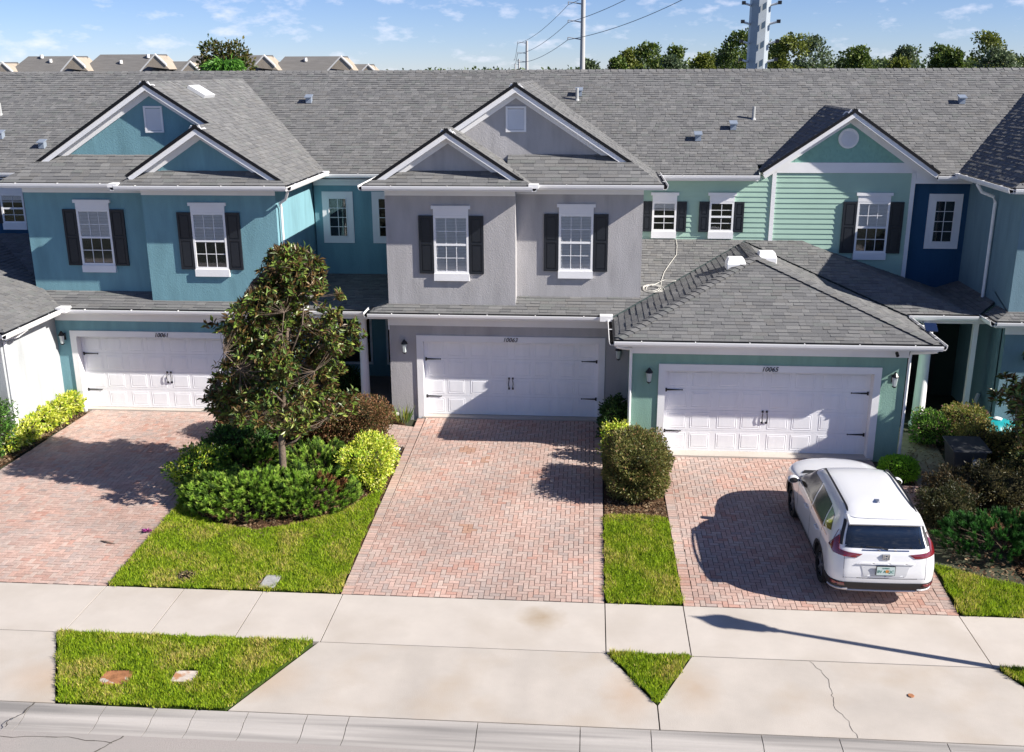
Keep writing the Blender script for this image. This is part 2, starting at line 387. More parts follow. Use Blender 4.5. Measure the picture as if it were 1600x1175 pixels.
# --- driveway aprons
apr_m = M('apron_concrete', (.455, .415, .37), .85, .2, var=.09, vscale=1.0, bump=.2, bscale=90, var2=((.415, .355, .29), .75, .50, .72))
apr = bpy.data.objects.new('driveway_apron', None); COL.objects.link(apr); apr['kind'] = 'structure'; apr['label'] = 'flared concrete aprons joining the driveways to the kerb'
ORG[apr.name] = Vector((0, 0, 0))
def flat(poly, z0, z1): return MB().ext([(x, y, z0) for x, y in poly], (0, 0, z1-z0))
y0, y1 = 12.625, 14.572
flat([(-15.6, y0), (-7.97, y0), (-8.98, y1), (-15.0, y1)], -.12, -.004).build('slab', apr_m, apr)
flat([(-5.27, y0), (1.145, y0), (1.145, 13.2), (.40, y1), (-4.40, y1)], -.12, -.004).build('slab', apr_m, apr)
flat([(1.165, y0), (7.55, y0), (6.60, y1), (1.80, y1), (1.165, 13.2)], -.12, -.005).build('slab', apr_m, apr)
stain(apr_m, -5.0, 13.5, .9, .7, (.42, .28, .16), .5); stain(apr_m, .75, 13.5, .5, .8, (.40, .26, .15), .5); stain(apr_m, 1.75, 13.7, .5, .8, (.40, .27, .16), .4); stain(apr_m, -8.5, 13.3, .8, .6, (.42, .28, .17), .45)
stain(apr_m, -2.6, 13.4, .35, 1.6, (.33, .30, .27), .35); stain(apr_m, -.9, 13.5, .3, 1.6, (.33, .30, .27), .3); stain(apr_m, 4.3, 13.4, .9, .5, (.34, .31, .28), .35)
crack('crack', [(3.70, 14.57), (3.86, 14.15), (3.84, 13.7), (3.80, 13.4), (3.92, 13.0), (3.97, 12.63)], -.002, apr, .006)
# a dead leaf on the apron, and dark specks
# --- herringbone block driveways
PAL = [(.53, .36, .305), (.57, .41, .355), (.55, .44, .39), (.49, .34, .29), (.45, .385, .36), (.39, .345, .33), (.33, .30, .29), (.54, .46, .41), (.50, .28, .225)]
PW = [5, 6, 4, 3, 1.6, .6, .12, 2.2, 1.2]
from mathutils import noise as mn
def brick_col(x, y):
    t = mn.noise(Vector((x*.9, y*.9, 3)))*.5+mn.noise(Vector((x*2.4, y*2.4, 9)))*.3
    w = list(PW)
    if t > .12: w[4] *= 3; w[5] *= 4; w[6] *= 4
    if t < -.12: w[0] *= 2; w[8] *= 3
    c = random.choices(PAL, w)[0]; m_ = (.515, .385, .33); j = random.uniform(.90, 1.07)*(1+.22*mn.noise(Vector((x*.5, y*.5, 30))))
    g_ = max(0, min(.55, .25+t*1.1)); c = [m_[i]+.68*(c[i]-m_[i]) for i in range(3)]; c = [c[i]*(1-g_)+g_*(.435, .385, .36)[i] for i in range(3)]
    if any(math.hypot(x-a_, (y-b_)*.8) < r_ for a_, b_, r_ in ((-2.9, 23.04, .17), (-2.35, 22.5, .13), (-2.43, 18.95, .16), (-2.3, 18.75, .12))) and random.random() < .8: c = (.44, .29, .22)
    j *= .92; return (c[0]*j, c[1]*j*.94, c[2]*j*.91)
sand = M('joint_sand', (.055, .045, .04), .95, .1, var=.3, vscale=40)
def driveway(label, regions, border, ynear):
    """regions: convex polygons; border: (x, y0, y1) soldier courses"""
    root = bpy.data.objects.new('driveway', None); COL.objects.link(root); root['kind'] = 'structure'; root['label'] = label
    ORG[root.name] = Vector((0, 0, 0))
    s = .1; G = .0055; cells = []
    def add(x0, y0, x1, y1, conv):
        c = clip([(x0+G, y0+G), (x1-G, y0+G), (x1-G, y1-G), (x0+G, y1-G)], conv)
        if len(c) >= 3 and abs(area2(c)) > .002: cells.append(c)
    for conv in regions:
        if area2(conv) < 0: conv = conv[::-1]
        xs = [p[0] for p in conv]; ys = [p[1] for p in conv]
        bx, by = -20, 10
        for i in range(int((min(xs)-bx)/s)-3, int((max(xs)-bx)/s)+3):
            for j in range(int((min(ys)-by)/s)-3, int((max(ys)-by)/s)+3):
                x, y = bx+i*s, by+j*s; m = (i-j) % 4
                if m == 0: add(x, y, x+2*s, y+s, conv)
                elif m == 3: add(x, y, x+s, y+2*s, conv)
    for (xa, ya, xb, yb, w) in border:          # course of blocks laid across a line
        n = int(math.hypot(xb-xa, yb-ya)/s); 
        for k in range(n):
            t0, t1 = k/n, (k+1)/n
            ax, ay, cx, cy = xa+(xb-xa)*t0, ya+(yb-ya)*t0, xa+(xb-xa)*t1, ya+(yb-ya)*t1
            cells.append([(ax+G, ay+G), (ax+w-G, ay+G), (cx+w-G, cy-G), (cx+G, cy-G)])
    cells.sort(key=lambda c: sum(p[1] for p in c)/len(c)); mb = MB()
    shapes = {}
    for k, c in enumerate(cells):
        mx = sum(p[0] for p in c)/len(c); my = sum(p[1] for p in c)/len(c); col = brick_col(mx, my); h = random.uniform(-.002, .0025)
        if k < 298:
            key = tuple((round(p[0]-mx, 3), round(p[1]-my, 3)) for p in c)
            if key not in shapes:
                b = MB(); n = len(c); lo = [(p[0], p[1], -.05+.03*p[1]) for p in key]; hi = [(p[0], p[1], .03*p[1]) for p in key]
                b.face(hi)
                for i in range(n): b.face([lo[i], lo[(i+1) % n], hi[(i+1) % n], hi[i]])
                me = bpy.data.meshes.new('paver'); me.from_pydata(b.v, [], b.f); me.materials.append(paver_o); me.update(); shapes[key] = me
            piece('paver', shapes[key], root, (mx, my, gz(my)+h), col)
        else:
            hi = [(p[0], p[1], gz(p[1])+h) for p in c]; lo = [(p[0], p[1], gz(p[1])-.03) for p in c]; n = len(c)
            mb.face(hi, col)
            for i in range(n): mb.face([lo[i], lo[(i+1) % n], hi[(i+1) % n], hi[i]], col)
    mb.build('paver_field', paver_m, root, kind='stuff')
    for conv in regions:
        MB().ext([(x, y, gz(y)-.05) for x, y in conv], (0, 0, .042)).build('bedding_sand', sand, root)
    for (xa, ya, xb, yb, w) in border:
        MB().ext([(xa, ya, gz(ya)-.05), (xa+w, ya, gz(ya)-.05), (xb+w, yb, gz(yb)-.05), (xb, yb, gz(yb)-.05)], (0, 0, .0415)).build('bedding_sand', sand, root)
    return root
driveway('block paved driveway in front of the teal townhouse, crossed by the tree shadow',
         [[(-15.0, 16.19), (-9.05, 16.19), (-9.05, 20.5), (-15.0, 20.5)], [(-13.85, 20.5), (-9.05, 20.5), (-9.05, 25.2), (-13.5, 25.2)]], [(-9.05, 16.19, -9.05, 25.2, .2)], 16)
driveway('block paved driveway in front of the grey townhouse',
         [[(-4.22, 16.19), (.19, 16.19), (.22, 25.17), (-4.26, 25.17)], [(-5.2, 23.45), (-4.48, 23.1), (-4.48, 24.5), (-5.25, 24.7)], [(-6.1, 24.4), (-5.24, 24.0), (-5.24, 26.2), (-6.1, 26.2)]],
         [(-4.42, 16.19, -4.48, 25.1, .2), (.19, 16.19, .22, 25.1, .2)], 16)
driveway('block paved driveway under the white car',
         [[(2.0, 16.19), (6.38, 16.19), (6.62, 22.95), (1.95, 22.95)], [(6.85, 20.3), (7.7, 20.6), (7.7, 21.6), (6.85, 21.6)]],
         [(1.80, 16.19, 1.75, 22.95, .2), (6.38, 16.19, 6.62, 22.95, .2)], 16)
# concrete thresholds in front of the garage doors
for xa, xb, yy in ((-13.7, -8.9, 25.2), (-4.36, .36, 25.16), (1.78, 6.78, 22.96)):
    MB().box(xa, yy, 0, xb, yy+.35, gz(yy)+.035).build('threshold_slab', walk_m, side)
flat([(7.5, 21.6), (8.35, 21.6), (8.9, 25.8), (7.45, 25.8)], .0, .19).build('path', M('path_concrete', (.30, .255, .20), .9, .2, var=.25, vscale=3, bump=.4, bscale=60))
bpy.data.objects['path']['kind'] = 'structure'; bpy.data.objects['path']['label'] = 'stained concrete path beside the green garage wall'
flat([(-8, 25.6), (-5.2, 25.6), (-5.2, 28.8), (-8, 28.8)], .0, .31).build('porch_floor', M('porch_concrete', (.30, .26, .24), .9, .2, var=.1, vscale=3))
bpy.data.objects['porch_floor']['kind'] = 'structure'
# --- planting beds (mulch)
def bedsheet(name, poly, dz, mat, n=14):
    """a gently lumpy sheet following the slope"""
    xs = [p[0] for p in poly]; ys = [p[1] for p in poly]; conv = poly if area2(poly) > 0 else poly[::-1]; mb = MB()
    st = .25; x = min(xs)
    zf = lambda p: (p[0], p[1], (gz(p[1]) if p[1] > 16.2 else 0)+dz+.018*mn.noise(Vector((p[0]*2, p[1]*2, 0))))
    while x < max(xs):
        y = min(ys)
        while y < max(ys):
            c = clip([(x, y), (x+st, y), (x+st, y+st), (x, y+st)], conv)
            if len(c) >= 3: mb.face([zf(p) for p in c])
            y += st
        x += st
    o = mb.build(name, mat, None); o['kind'] = 'structure'; return o
for lab, poly in (('mulch bed round the magnolia', [(-8.95, 16.9), (-4.44, 16.9), (-4.5, 24.2), (-5.2, 25.6), (-8.1, 25.6), (-8.85, 25.2)]),
                  ('mulch bed under the clipped hedge', [(.42, 19.2), (1.75, 19.2), (1.72, 23.0), (1.1, 25.1), (.45, 25.1)]),
                  ('mulch bed beside the left garage wall', [(-15, 20.2), (-14.0, 20.2), (-13.5, 25.2), (-14.22, 25.2), (-14.6, 22.0), (-15, 22)]),
                  ('mulch bed in front of the porch on the right', [(6.6, 16.6), (14, 16.6), (14, 25.2), (8.3, 25.5), (8.3, 21.6), (6.8, 21.6)])):
    bedsheet('mulch_bed', poly, -.01, soil)['label'] = lab
# --- loose bark chips on the mulch
def chips(name, poly, n, cols, size=(.02, .05)):
    xs = [p[0] for p in poly]; ys = [p[1] for p in poly]; conv = poly if area2(poly) > 0 else poly[::-1]
    P = []
    while len(P) < n:
        x, y = random.uniform(min(xs), max(xs)), random.uniform(min(ys), max(ys))
        if all((conv[(i+1) % len(conv)][0]-conv[i][0])*(y-conv[i][1])-(conv[(i+1) % len(conv)][1]-conv[i][1])*(x-conv[i][0]) >= 0 for i in range(len(conv))): P.append((x, y, gz(y)+random.uniform(.0, .03)))
    P = np.array(P); a = rng.uniform(0, 6.28, n); L = rng.uniform(*size, n); W = L*rng.uniform(.25, .5, n); t = rng.uniform(-.5, .5, n)
    d = np.stack([np.cos(a), np.sin(a), t], 1)*L[:, None]; s = np.stack([-np.sin(a), np.cos(a), rng.uniform(-.5, .5, n)], 1)*W[:, None]
    V = np.stack([P-d, P-s, P+d, P+s], 1).reshape(-1, 3); c = np.array(cols)[rng.integers(0, len(cols), n)]*rng.uniform(.7, 1.3, (n, 1))
    return fast_mesh(name, V, 4, c, leaf_m)
BC = [(.20, .11, .06), (.13, .07, .04), (.30, .20, .12), (.09, .05, .03), (.36, .27, .17)]
tag(chips('bark_mulch', [(-8.7, 18.2), (-4.6, 18.2), (-4.6, 22.4), (-8.8, 22.4)], 9000, BC), 'brown bark mulch spread under the magnolia and junipers', kind='stuff')
tag(chips('bark_mulch', [(-14.6, 21.2), (-13.9, 21.2), (-13.5, 25.1), (-14.1, 25.1)], 3500, BC), 'brown bark mulch beside the left garage wall', kind='stuff')
tag(chips('bark_mulch', [(.44, 19.4), (1.76, 19.4), (1.74, 20.4), (.44, 20.4)], 2000, BC), 'pale dry mulch at the foot of the clipped hedge', kind='stuff')
tag(chips('bark_mulch', [(7.0, 17.3), (10.5, 17.3), (10.5, 25), (8.3, 25), (7.0, 21)], 6000, BC), 'brown bark mulch in the shaded bed on the right', kind='stuff')
# --- lawns
def inpoly(P, poly):
    x, y = P[:, 0], P[:, 1]; r = np.zeros(len(P), bool)
    for i in range(len(poly)):
        (xa, ya), (xb, yb) = poly[i-1], poly[i]
        if ya != yb: r ^= ((ya > y) != (yb > y)) & (x < (xb-xa)*(y-ya)/(yb-ya)+xa)
    return r
def lawn(label, poly, dens, holes=(), h=.055):
    xs = [p[0] for p in poly]; ys = [p[1] for p in poly]
    # soil under the blades: raised turf with a cut edge
    mb = MB(); mb.ext([(x, y, -.08+(gz(y) if y > 16.2 else 0)) for x, y in poly], (0, 0, .085)); o = mb.build('turf', turf); o['kind'] = 'structure'
    n = int((max(xs)-min(xs))*(max(ys)-min(ys))*dens); P = rng.uniform((min(xs), min(ys)), (max(xs), max(ys)), (n, 2)); P = P[inpoly(P, poly)]
    ed = []
    for (xa, ya), (xb, yb) in zip(poly, poly[1:]+poly[:1]):
        L_ = math.hypot(xb-xa, yb-ya); k_ = int(L_*420); tt = rng.random(k_); ex = rng.normal(0, .02, k_)*(1+.8*np.sin(tt*L_*9)); nx_, ny_ = (yb-ya)/L_, -(xb-xa)/L_
        ed.append(np.stack([xa+(xb-xa)*tt+nx_*ex, ya+(yb-ya)*tt+ny_*ex], 1))
    P = np.vstack([P]+ed)
    for hx, hy, r in holes: P = P[np.hypot(P[:, 0]-hx, P[:, 1]-hy) > r*rng.uniform(.85, 1.15, len(P))]
    n = len(P); z = np.maximum(0, P[:, 1]-16.2)*.03+.015
    nx = np.array([mn.noise(Vector((a*1.6, b*1.6, 5))) for a, b in P]); n2 = np.array([mn.noise(Vector((a*6, b*6, 15))) for a, b in P])
    H = h*rng.uniform(.45, 1.35, n)*(1+.5*n2+.3*nx); a = rng.uniform(0, 6.28, n); W = rng.uniform(.004, .009, n); ln = rng.uniform(.1, .75, n)*H; b = rng.uniform(0, 6.28, n)
    base = np.column_stack([P, z]); s = np.stack([np.cos(a)*W, np.sin(a)*W, np.zeros(n)], 1)
    tip = base+np.stack([np.cos(b)*ln, np.sin(b)*ln, H], 1)
    V = np.stack([base-s, base+s, tip], 1).reshape(-1, 3)
    g0 = np.array((.33, .46, .02)); g1 = np.array((.50, .54, .05)); g2 = np.array((.60, .50, .16)); g3 = np.array((.10, .19, .012))
    t = np.clip(nx*1.5+rng.normal(.35, .3, n), 0, 1)[:, None]; c = g0*(1-t)+g1*t
    dry = (rng.random(n) < np.clip(.10+nx*.95+n2*.35, .02, .75)); c[dry] = g2; dk = rng.random(n) < .27; c[dk] = g3
    c = c*rng.uniform(.7, 1.25, (n, 1))*(1+.25*n2[:, None]); ne = sum(len(q) for q in ed)
    return tag(fast_mesh('grass', V, 3, c, grass_m), label, kind='stuff')
bedcurve = [(-4.63, 20.5), (-5.1, 19.5), (-5.9, 18.85), (-6.75, 18.47), (-7.7, 18.7), (-8.3, 19.15), (-8.82, 19.75)]
lawn('green lawn between the teal and grey driveways', [(-8.80, 16.22), (-4.46, 16.22), (-4.52, 20.55)]+bedcurve, 5200, holes=((-5.85, 16.5, .2), (-7.52, 16.62, .17)))
lawn('square of green lawn between the grey driveway and the car', [(.44, 16.22), (1.76, 16.22), (1.74, 19.55), (1.2, 19.68), (.44, 19.6)], 5600)
lawn('green lawn right of the white car', [(6.64, 16.22), (13, 16.22), (13, 16.9), (8.6, 17.05), (7.5, 17.45), (6.72, 17.95)], 5000)
lawn('grass verge with two rusty box lids', [(-7.92, 12.66), (-5.33, 12.66), (-4.50, 14.55), (-8.90, 14.55)], 6200, holes=((-7.33, 13.3, .23), (-6.26, 13.42, .2)))
lawn('small triangle of grass between two aprons', [(.46, 14.56), (1.155, 13.26), (1.76, 14.56)], 6500)
lawn('corner of grass verge at the right edge', [(6.66, 14.56), (7.6, 12.68), (11, 12.68), (11, 14.56)], 5500)
# ================================================================== TOWNHOUSES
S_MAIN = .492; Y_E, Z_E = 28.45, 6.35; Y_R = Y_E+(9.13-Z_E)/S_MAIN
def zmain(y): return Z_E+S_MAIN*(y-Y_E)
def ymain(z): return Y_E+(z-Z_E)/S_MAIN
SL, ZL, YL = .343, 3.2, 24.8                 # lower skirt roof
def vwall(parent, mat, x0, x1, y, z0, z1, holes=(), th=.27, name='wall'):
    """wall facing -y with rectangular holes (xa,xb,za,zb)"""
    mb = MB(); xs = sorted({x0, x1, *[h[0] for h in holes], *[h[1] for h in holes]}); zs = sorted({z0, z1, *[h[2] for h in holes], *[h[3] for h in holes]})
    hole = lambda x, z: any(h[0] < x < h[1] and h[2] < z < h[3] for h in holes)
    for a, b in zip(xs, xs[1:]):
        for c, d in zip(zs, zs[1:]):
            if hole((a+b)/2, (c+d)/2): continue
            mb.face([(a, y, c), (b, y, c), (b, y, d), (a, y, d)]); mb.face([(b, y+th, c), (a, y+th, c), (a, y+th, d), (b, y+th, d)])
    for xa, xb, za, zb in holes:
        mb.face([(xa, y, za), (xa, y, zb), (xa, y+th, zb), (xa, y+th, za)]); mb.face([(xb, y, zb), (xb, y, za), (xb, y+th, za), (xb, y+th, zb)])
        mb.face([(xa, y, zb), (xb, y, zb), (xb, y+th, zb), (xa, y+th, zb)]); mb.face([(xb, y, za), (xa, y, za), (xa, y+th, za), (xb, y+th, za)])
    mb.face([(x0, y, z1), (x1, y, z1), (x1, y+th, z1), (x0, y+th, z1)]); mb.face([(x0, y+th, z0), (x0, y, z0), (x0, y, z1), (x0, y+th, z1)]); mb.face([(x1, y, z0), (x1, y+th, z0), (x1, y+th, z1), (x1, y, z1)])
    return mb.build(name, mat, parent)
PANES = {}
def pane_piece(parent, x, y, z, w, h):
    key = (round(w, 3), round(h, 3))
    if key not in PANES:
        b = MB().box(-w/2, 0, 0, w/2, .005, h); me = bpy.data.meshes.new('pane'); me.from_pydata(b.v, [], b.f); me.materials.append(pane_m); me.update(); PANES[key] = me
    return piece('pane', PANES[key], parent, (x, y, z))
def window(house, cx, y, z0, z1, w, nx=3, ny=4, blinds='full', header=True, sill=True, shutters=.37, fr=.055, casing=0, screen=True):
    """sash window standing proud of wall plane y; frame outer w, z0..z1"""
    x0, x1 = cx-w/2, cx+w/2; mb = MB()
    for a in ((x0, z0, x0+fr, z1), (x1-fr, z0, x1, z1), (x0+fr, z0, x1-fr, z0+fr), (x0+fr, z1-fr, x1-fr, z1)):
        mb.box(a[0], y-.045, a[1], a[2], y+.02, a[3])
    if casing:
        for a in ((x0-casing, z0-casing, x0, z1+casing), (x1, z0-casing, x1+casing, z1+casing), (x0, z0-casing, x1, z0), (x0, z1, x1, z1+casing)):
            mb.box(a[0], y-.03, a[1], a[2], y+.02, a[3])
    fo = mb.build('window', white_trim if casing else white, house, origin=(cx, y, z0))
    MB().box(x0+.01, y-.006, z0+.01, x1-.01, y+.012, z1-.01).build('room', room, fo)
    gx0, gx1, gz0, gz1 = x0+fr, x1-fr, z0+fr, z1-fr; zm = (gz0+gz1)/2; pw, ph = (gx1-gx0)/nx, (gz1-gz0)/ny
    br = MB()
    if casing == 0: br.box(gx0, y-.040, zm-.026, gx1, y-.012, zm+.026)
    for i in range(1, nx): br.box(gx0+i*pw-.008, y-.028, gz0, gx0+i*pw+.008, y-.014, gz1)
    for j in range(1, ny):
        if j*2 == ny and not casing: continue
        br.box(gx0, y-.0285, gz0+j*ph-.008, gx1, y-.0145, gz0+j*ph+.008)
    br.build('glazing_bar', muntin_m, fo)
    for i in range(nx):
        for j in range(ny): pane_piece(fo, gx0+(i+.5)*pw, y-.024, gz0+j*ph+.008, pw-.016, ph-.016)
    if blinds:
        lo = {'full': gz0, 'upper': zm, 'half': gz0+(gz1-gz0)*.78, 'most': gz0+.12}[blinds]; b = MB(); z = gz1
        while z > lo+.02: b.face([(gx0, y-.0095, z-.036), (gx1, y-.0095, z-.036), (gx1, y-.0075, z-.002), (gx0, y-.0075, z-.002)]); z -= .038
        b.build('blind', blind_m, fo)
    if screen and not casing: MB().box(gx0, y-.0115, gz0, gx1, y-.0105, zm-.02).build('insect_screen', screen_m, fo)
    if header:
        h = MB(); h.box(x0-.0, y-.05, z1+.002, x1+.0, y+.02, z1+.17); h.box(x0-.05, y-.075, z1+.17, x1+.05, y+.02, z1+.25); h.build('window_header', white_trim, house)
    if sill: MB().box(x0-.01, y-.075, z0-.19, x1+.01, y+.02, z0-.002).build('window_sill', white_trim, house)
    if shutters:
        for sx in ((x0-.01-shutters, x0-.01), (x1+.01, x1+.01+shutters)):
            s = MB(); a, b = sx; zl, zh = z0-.01, z1+.0; f = .055; m = (zl+zh)/2+.03
            s.box(a, y-.03, zl, b, y+.02, zh)
            for c, d in ((zl, zl+f), (m-f/2, m+f/2), (zh-f, zh)): s.box(a+f, y-.05, c, b-f, y-.03, d)
            s.box(a, y-.05, zl, a+f, y-.03, zh); s.box(b-f, y-.05, zl, b, y-.03, zh)
            for c, d in ((zl+f+.03, m-f/2-.03), (m+f/2+.03, zh-f-.03)): s.box(a+f+.025, y-.042, c, b-f-.025, y-.03, d)
            s.build('shutter', shutter_m, house, bevel=.004)
    return fo
def lantern(house, x, y, z):
    l = MB(); l.box(x-.05, y-.02, z-.10, x+.05, y+.0, z+.08); l.tube([(x, y-.02, z+.02), (x, y-.09, z+.12), (x, y-.13, z+.15)], .012, 6)
    l.lathe(x, y-.13, [(.015, z+.17), (.085, z+.07), (.09, z+.05), (.03, z+.045)][::-1], 8); l.lathe(x, y-.13, [(.01, z-.22), (.05, z-.19), (.055, z-.17)], 8)
    o = l.build('wall_lantern', iron, house)
    MB().lathe(x, y-.13, [(.045, z-.17), (.072, z+.045)], 6).build('lantern_glass', M('lantern_glass', (.5, .55, .55), .1, .6), o)
def garage(house, x0, x1, y, zb, zt, number, arrow_pair=True):
    """sectional door in the opening x0..x1, zb..zt (wall front at y)"""
    dy = y+.205; g = MB().box(x0, dy+.012, zb, x1, dy+.05, zt).build('garage_door', door_white, house, origin=((x0+x1)/2, dy, zb))
    rows, cols = 4, 8; H = (zt-zb)/rows; W = (x1-x0)/cols; pan = {}
    for r in range(rows):
        MB().box(x0+.004, dy, zb+r*H+.004, x1-.004, dy+.0125, zb+(r+1)*H-.004).build('door_section', door_white, g)
    mb = MB(); w, h = W-.13, H-.13
    outer = [(-w/2, -h/2), (w/2, -h/2), (w/2, h/2), (-w/2, h/2)]
    def ring(a, ya, b, yb):
        for i in range(4):
            p, q = outer[i], outer[(i+1) % 4]; f = lambda p, k: (p[0]*(1-k/w*2), p[1]*(1-k/h*2))
            P, Q, R, S = f(p, a), f(q, a), f(q, b), f(p, b)
            mb.face([(P[0], ya, P[1]), (Q[0], ya, Q[1]), (R[0], yb, R[1]), (S[0], yb, S[1])])
    ring(0, 0, .010, -.006); ring(.010, -.006, .026, .0005); ring(.026, .0005, .045, -.006)
    k = .045; mb.face([(a*(1-k/w*2), -.006, b*(1-k/h*2)) for a, b in outer])
    me = bpy.data.meshes.new('door_panel'); me.from_pydata(mb.v, [], mb.f); me.materials.append(door_white); me.update()
    for r in range(rows):
        for c in range(cols):
            off = .018 if c % 2 == 0 else -.018
            piece('door_panel', me, g, (x0+(c+.5)*W+off, dy-.0005, zb+(r+.5)*H))
    for zz in (zb+H*.97, zb+H*3-.02):
        for s, xx in ((1, x0+.03), (-1, x1-.03)):
            b = MB(); b.ext([(xx, dy-.02, zz-.022), (xx+s*.40, dy-.02, zz-.007), (xx+s*.40, dy-.02, zz+.007), (xx, dy-.02, zz+.022)][::s], (0, .012, 0))
            b.box(min(xx, xx+s*.04), dy-.024, zz-.045, max(xx, xx+s*.04), dy-.01, zz+.045); b.lathe(xx+s*.40, dy-.012, [(.001, zz-.022), (.02, zz), (.001, zz+.022)], 6)
            b.build('hinge', iron, g)
    for s in (-1, 1):
        xx = (x0+x1)/2+s*.05; zz = zb+H*1.72
        b = MB().tube([(xx, dy-.012, zz-.14), (xx, dy-.05, zz-.10), (xx+s*.01, dy-.055, zz), (xx, dy-.05, zz+.10), (xx, dy-.012, zz+.14)], .010, 6)
        for q in (-.14, .14): b.box(xx-.022, dy-.018, zz+q-.025, xx+.022, dy-.002, zz+q+.025)
        b.build('handle', iron, g)
    t = MB(); tw = .16
    t.box(x0-tw, y-.035, zb-.05, x0+.004, y+.20, zt); t.box(x1-.004, y-.035, zb-.05, x1+tw, y+.20, zt); t.box(x0-tw, y-.0355, zt, x1+tw, y+.20, zt+tw)
    t = t.build('door_trim', white_trim, house)
    text_mesh('house_number', number, .155, iron, t, ((x0+x1)/2, y-.045, zt+.025), shear=.25)
def gable(house, cx, yr, yw, za, s, hl, hr, wallmat, name='gable', rakew=.17, base=None):
    """front gable: rake boards, drip edges, soffits and wall. hl/hr half spans"""
    for sg, h in ((-1, hl), (1, hr)):
        a = Vector((cx, yr, za)); b = Vector((cx+sg*h, yr, za-s*h)); d = (b-a).normalized(); dn = Vector((sg*s, 0, 1)).normalized()*-1
        dn = Vector((-sg*s, 0, -1)).normalized()
        ov = d*.0
        e = Vector((0, .0015*sg, 0)); a = a+e; b = b+e; q = lambda k: a-d*(k*s)
        MB().beam(q(.07)+dn*.065-Vector((0, .022, 0)), b+dn*.065-Vector((0, .022, 0)), (0, .03, 0), -dn*.078).build('drip_edge', black_drip, house)
        MB().beam(q(.14)+dn*.05, b+dn*.05, (0, .03, 0), dn*(rakew-.04)).build('rake_board', white_trim, house)
        MB().beam(q(.13)+dn*(.13)+Vector((0, .03, 0)), b+dn*(.13)+Vector((0, .03, 0)), (0, yw-yr-.03, 0), dn*.02).build('soffit', white_trim, house)
        MB().beam(q(.15)+dn*(.15)+Vector((0, yw-yr-.045, 0)), b+dn*(.15)+Vector((0, yw-yr-.045, 0)), (0, .044, 0), dn*.15).build('frieze_board', white_trim, house)
    b0 = base if base is not None else za-s*max(hl, hr)-.1
    w = MB(); pl, pr = (cx-(za-.1-b0)/s, b0), (cx+(za-.1-b0)/s, b0)
    w.ext([(pl[0], yw, b0), (pr[0], yw, b0), (cx, yw, za-.1)], (0, .15, 0)); w.build('gable_wall', wallmat, house)
def rect_vent(house, cx, y, z0, z1, w):
    v = MB()
    for a in ((cx-w/2, z0, cx-w/2+.05, z1), (cx+w/2-.05, z0, cx+w/2, z1), (cx-w/2+.05, z0, cx+w/2-.05, z0+.05), (cx-w/2+.05, z1-.05, cx+w/2-.05, z1)): v.box(a[0], y-.04, a[1], a[2], y+.02, a[3])
    v = v.build('gable_vent', white_trim, house); k = MB(); z = z0+.06
    while z < z1-.08: k.face([(cx-w/2+.05, y-.035, z), (cx+w/2-.05, y-.035, z), (cx+w/2-.05, y-.012, z+.05), (cx-w/2+.05, y-.012, z+.05)]); z += .045
    k.build('louvre', white_trim, v)
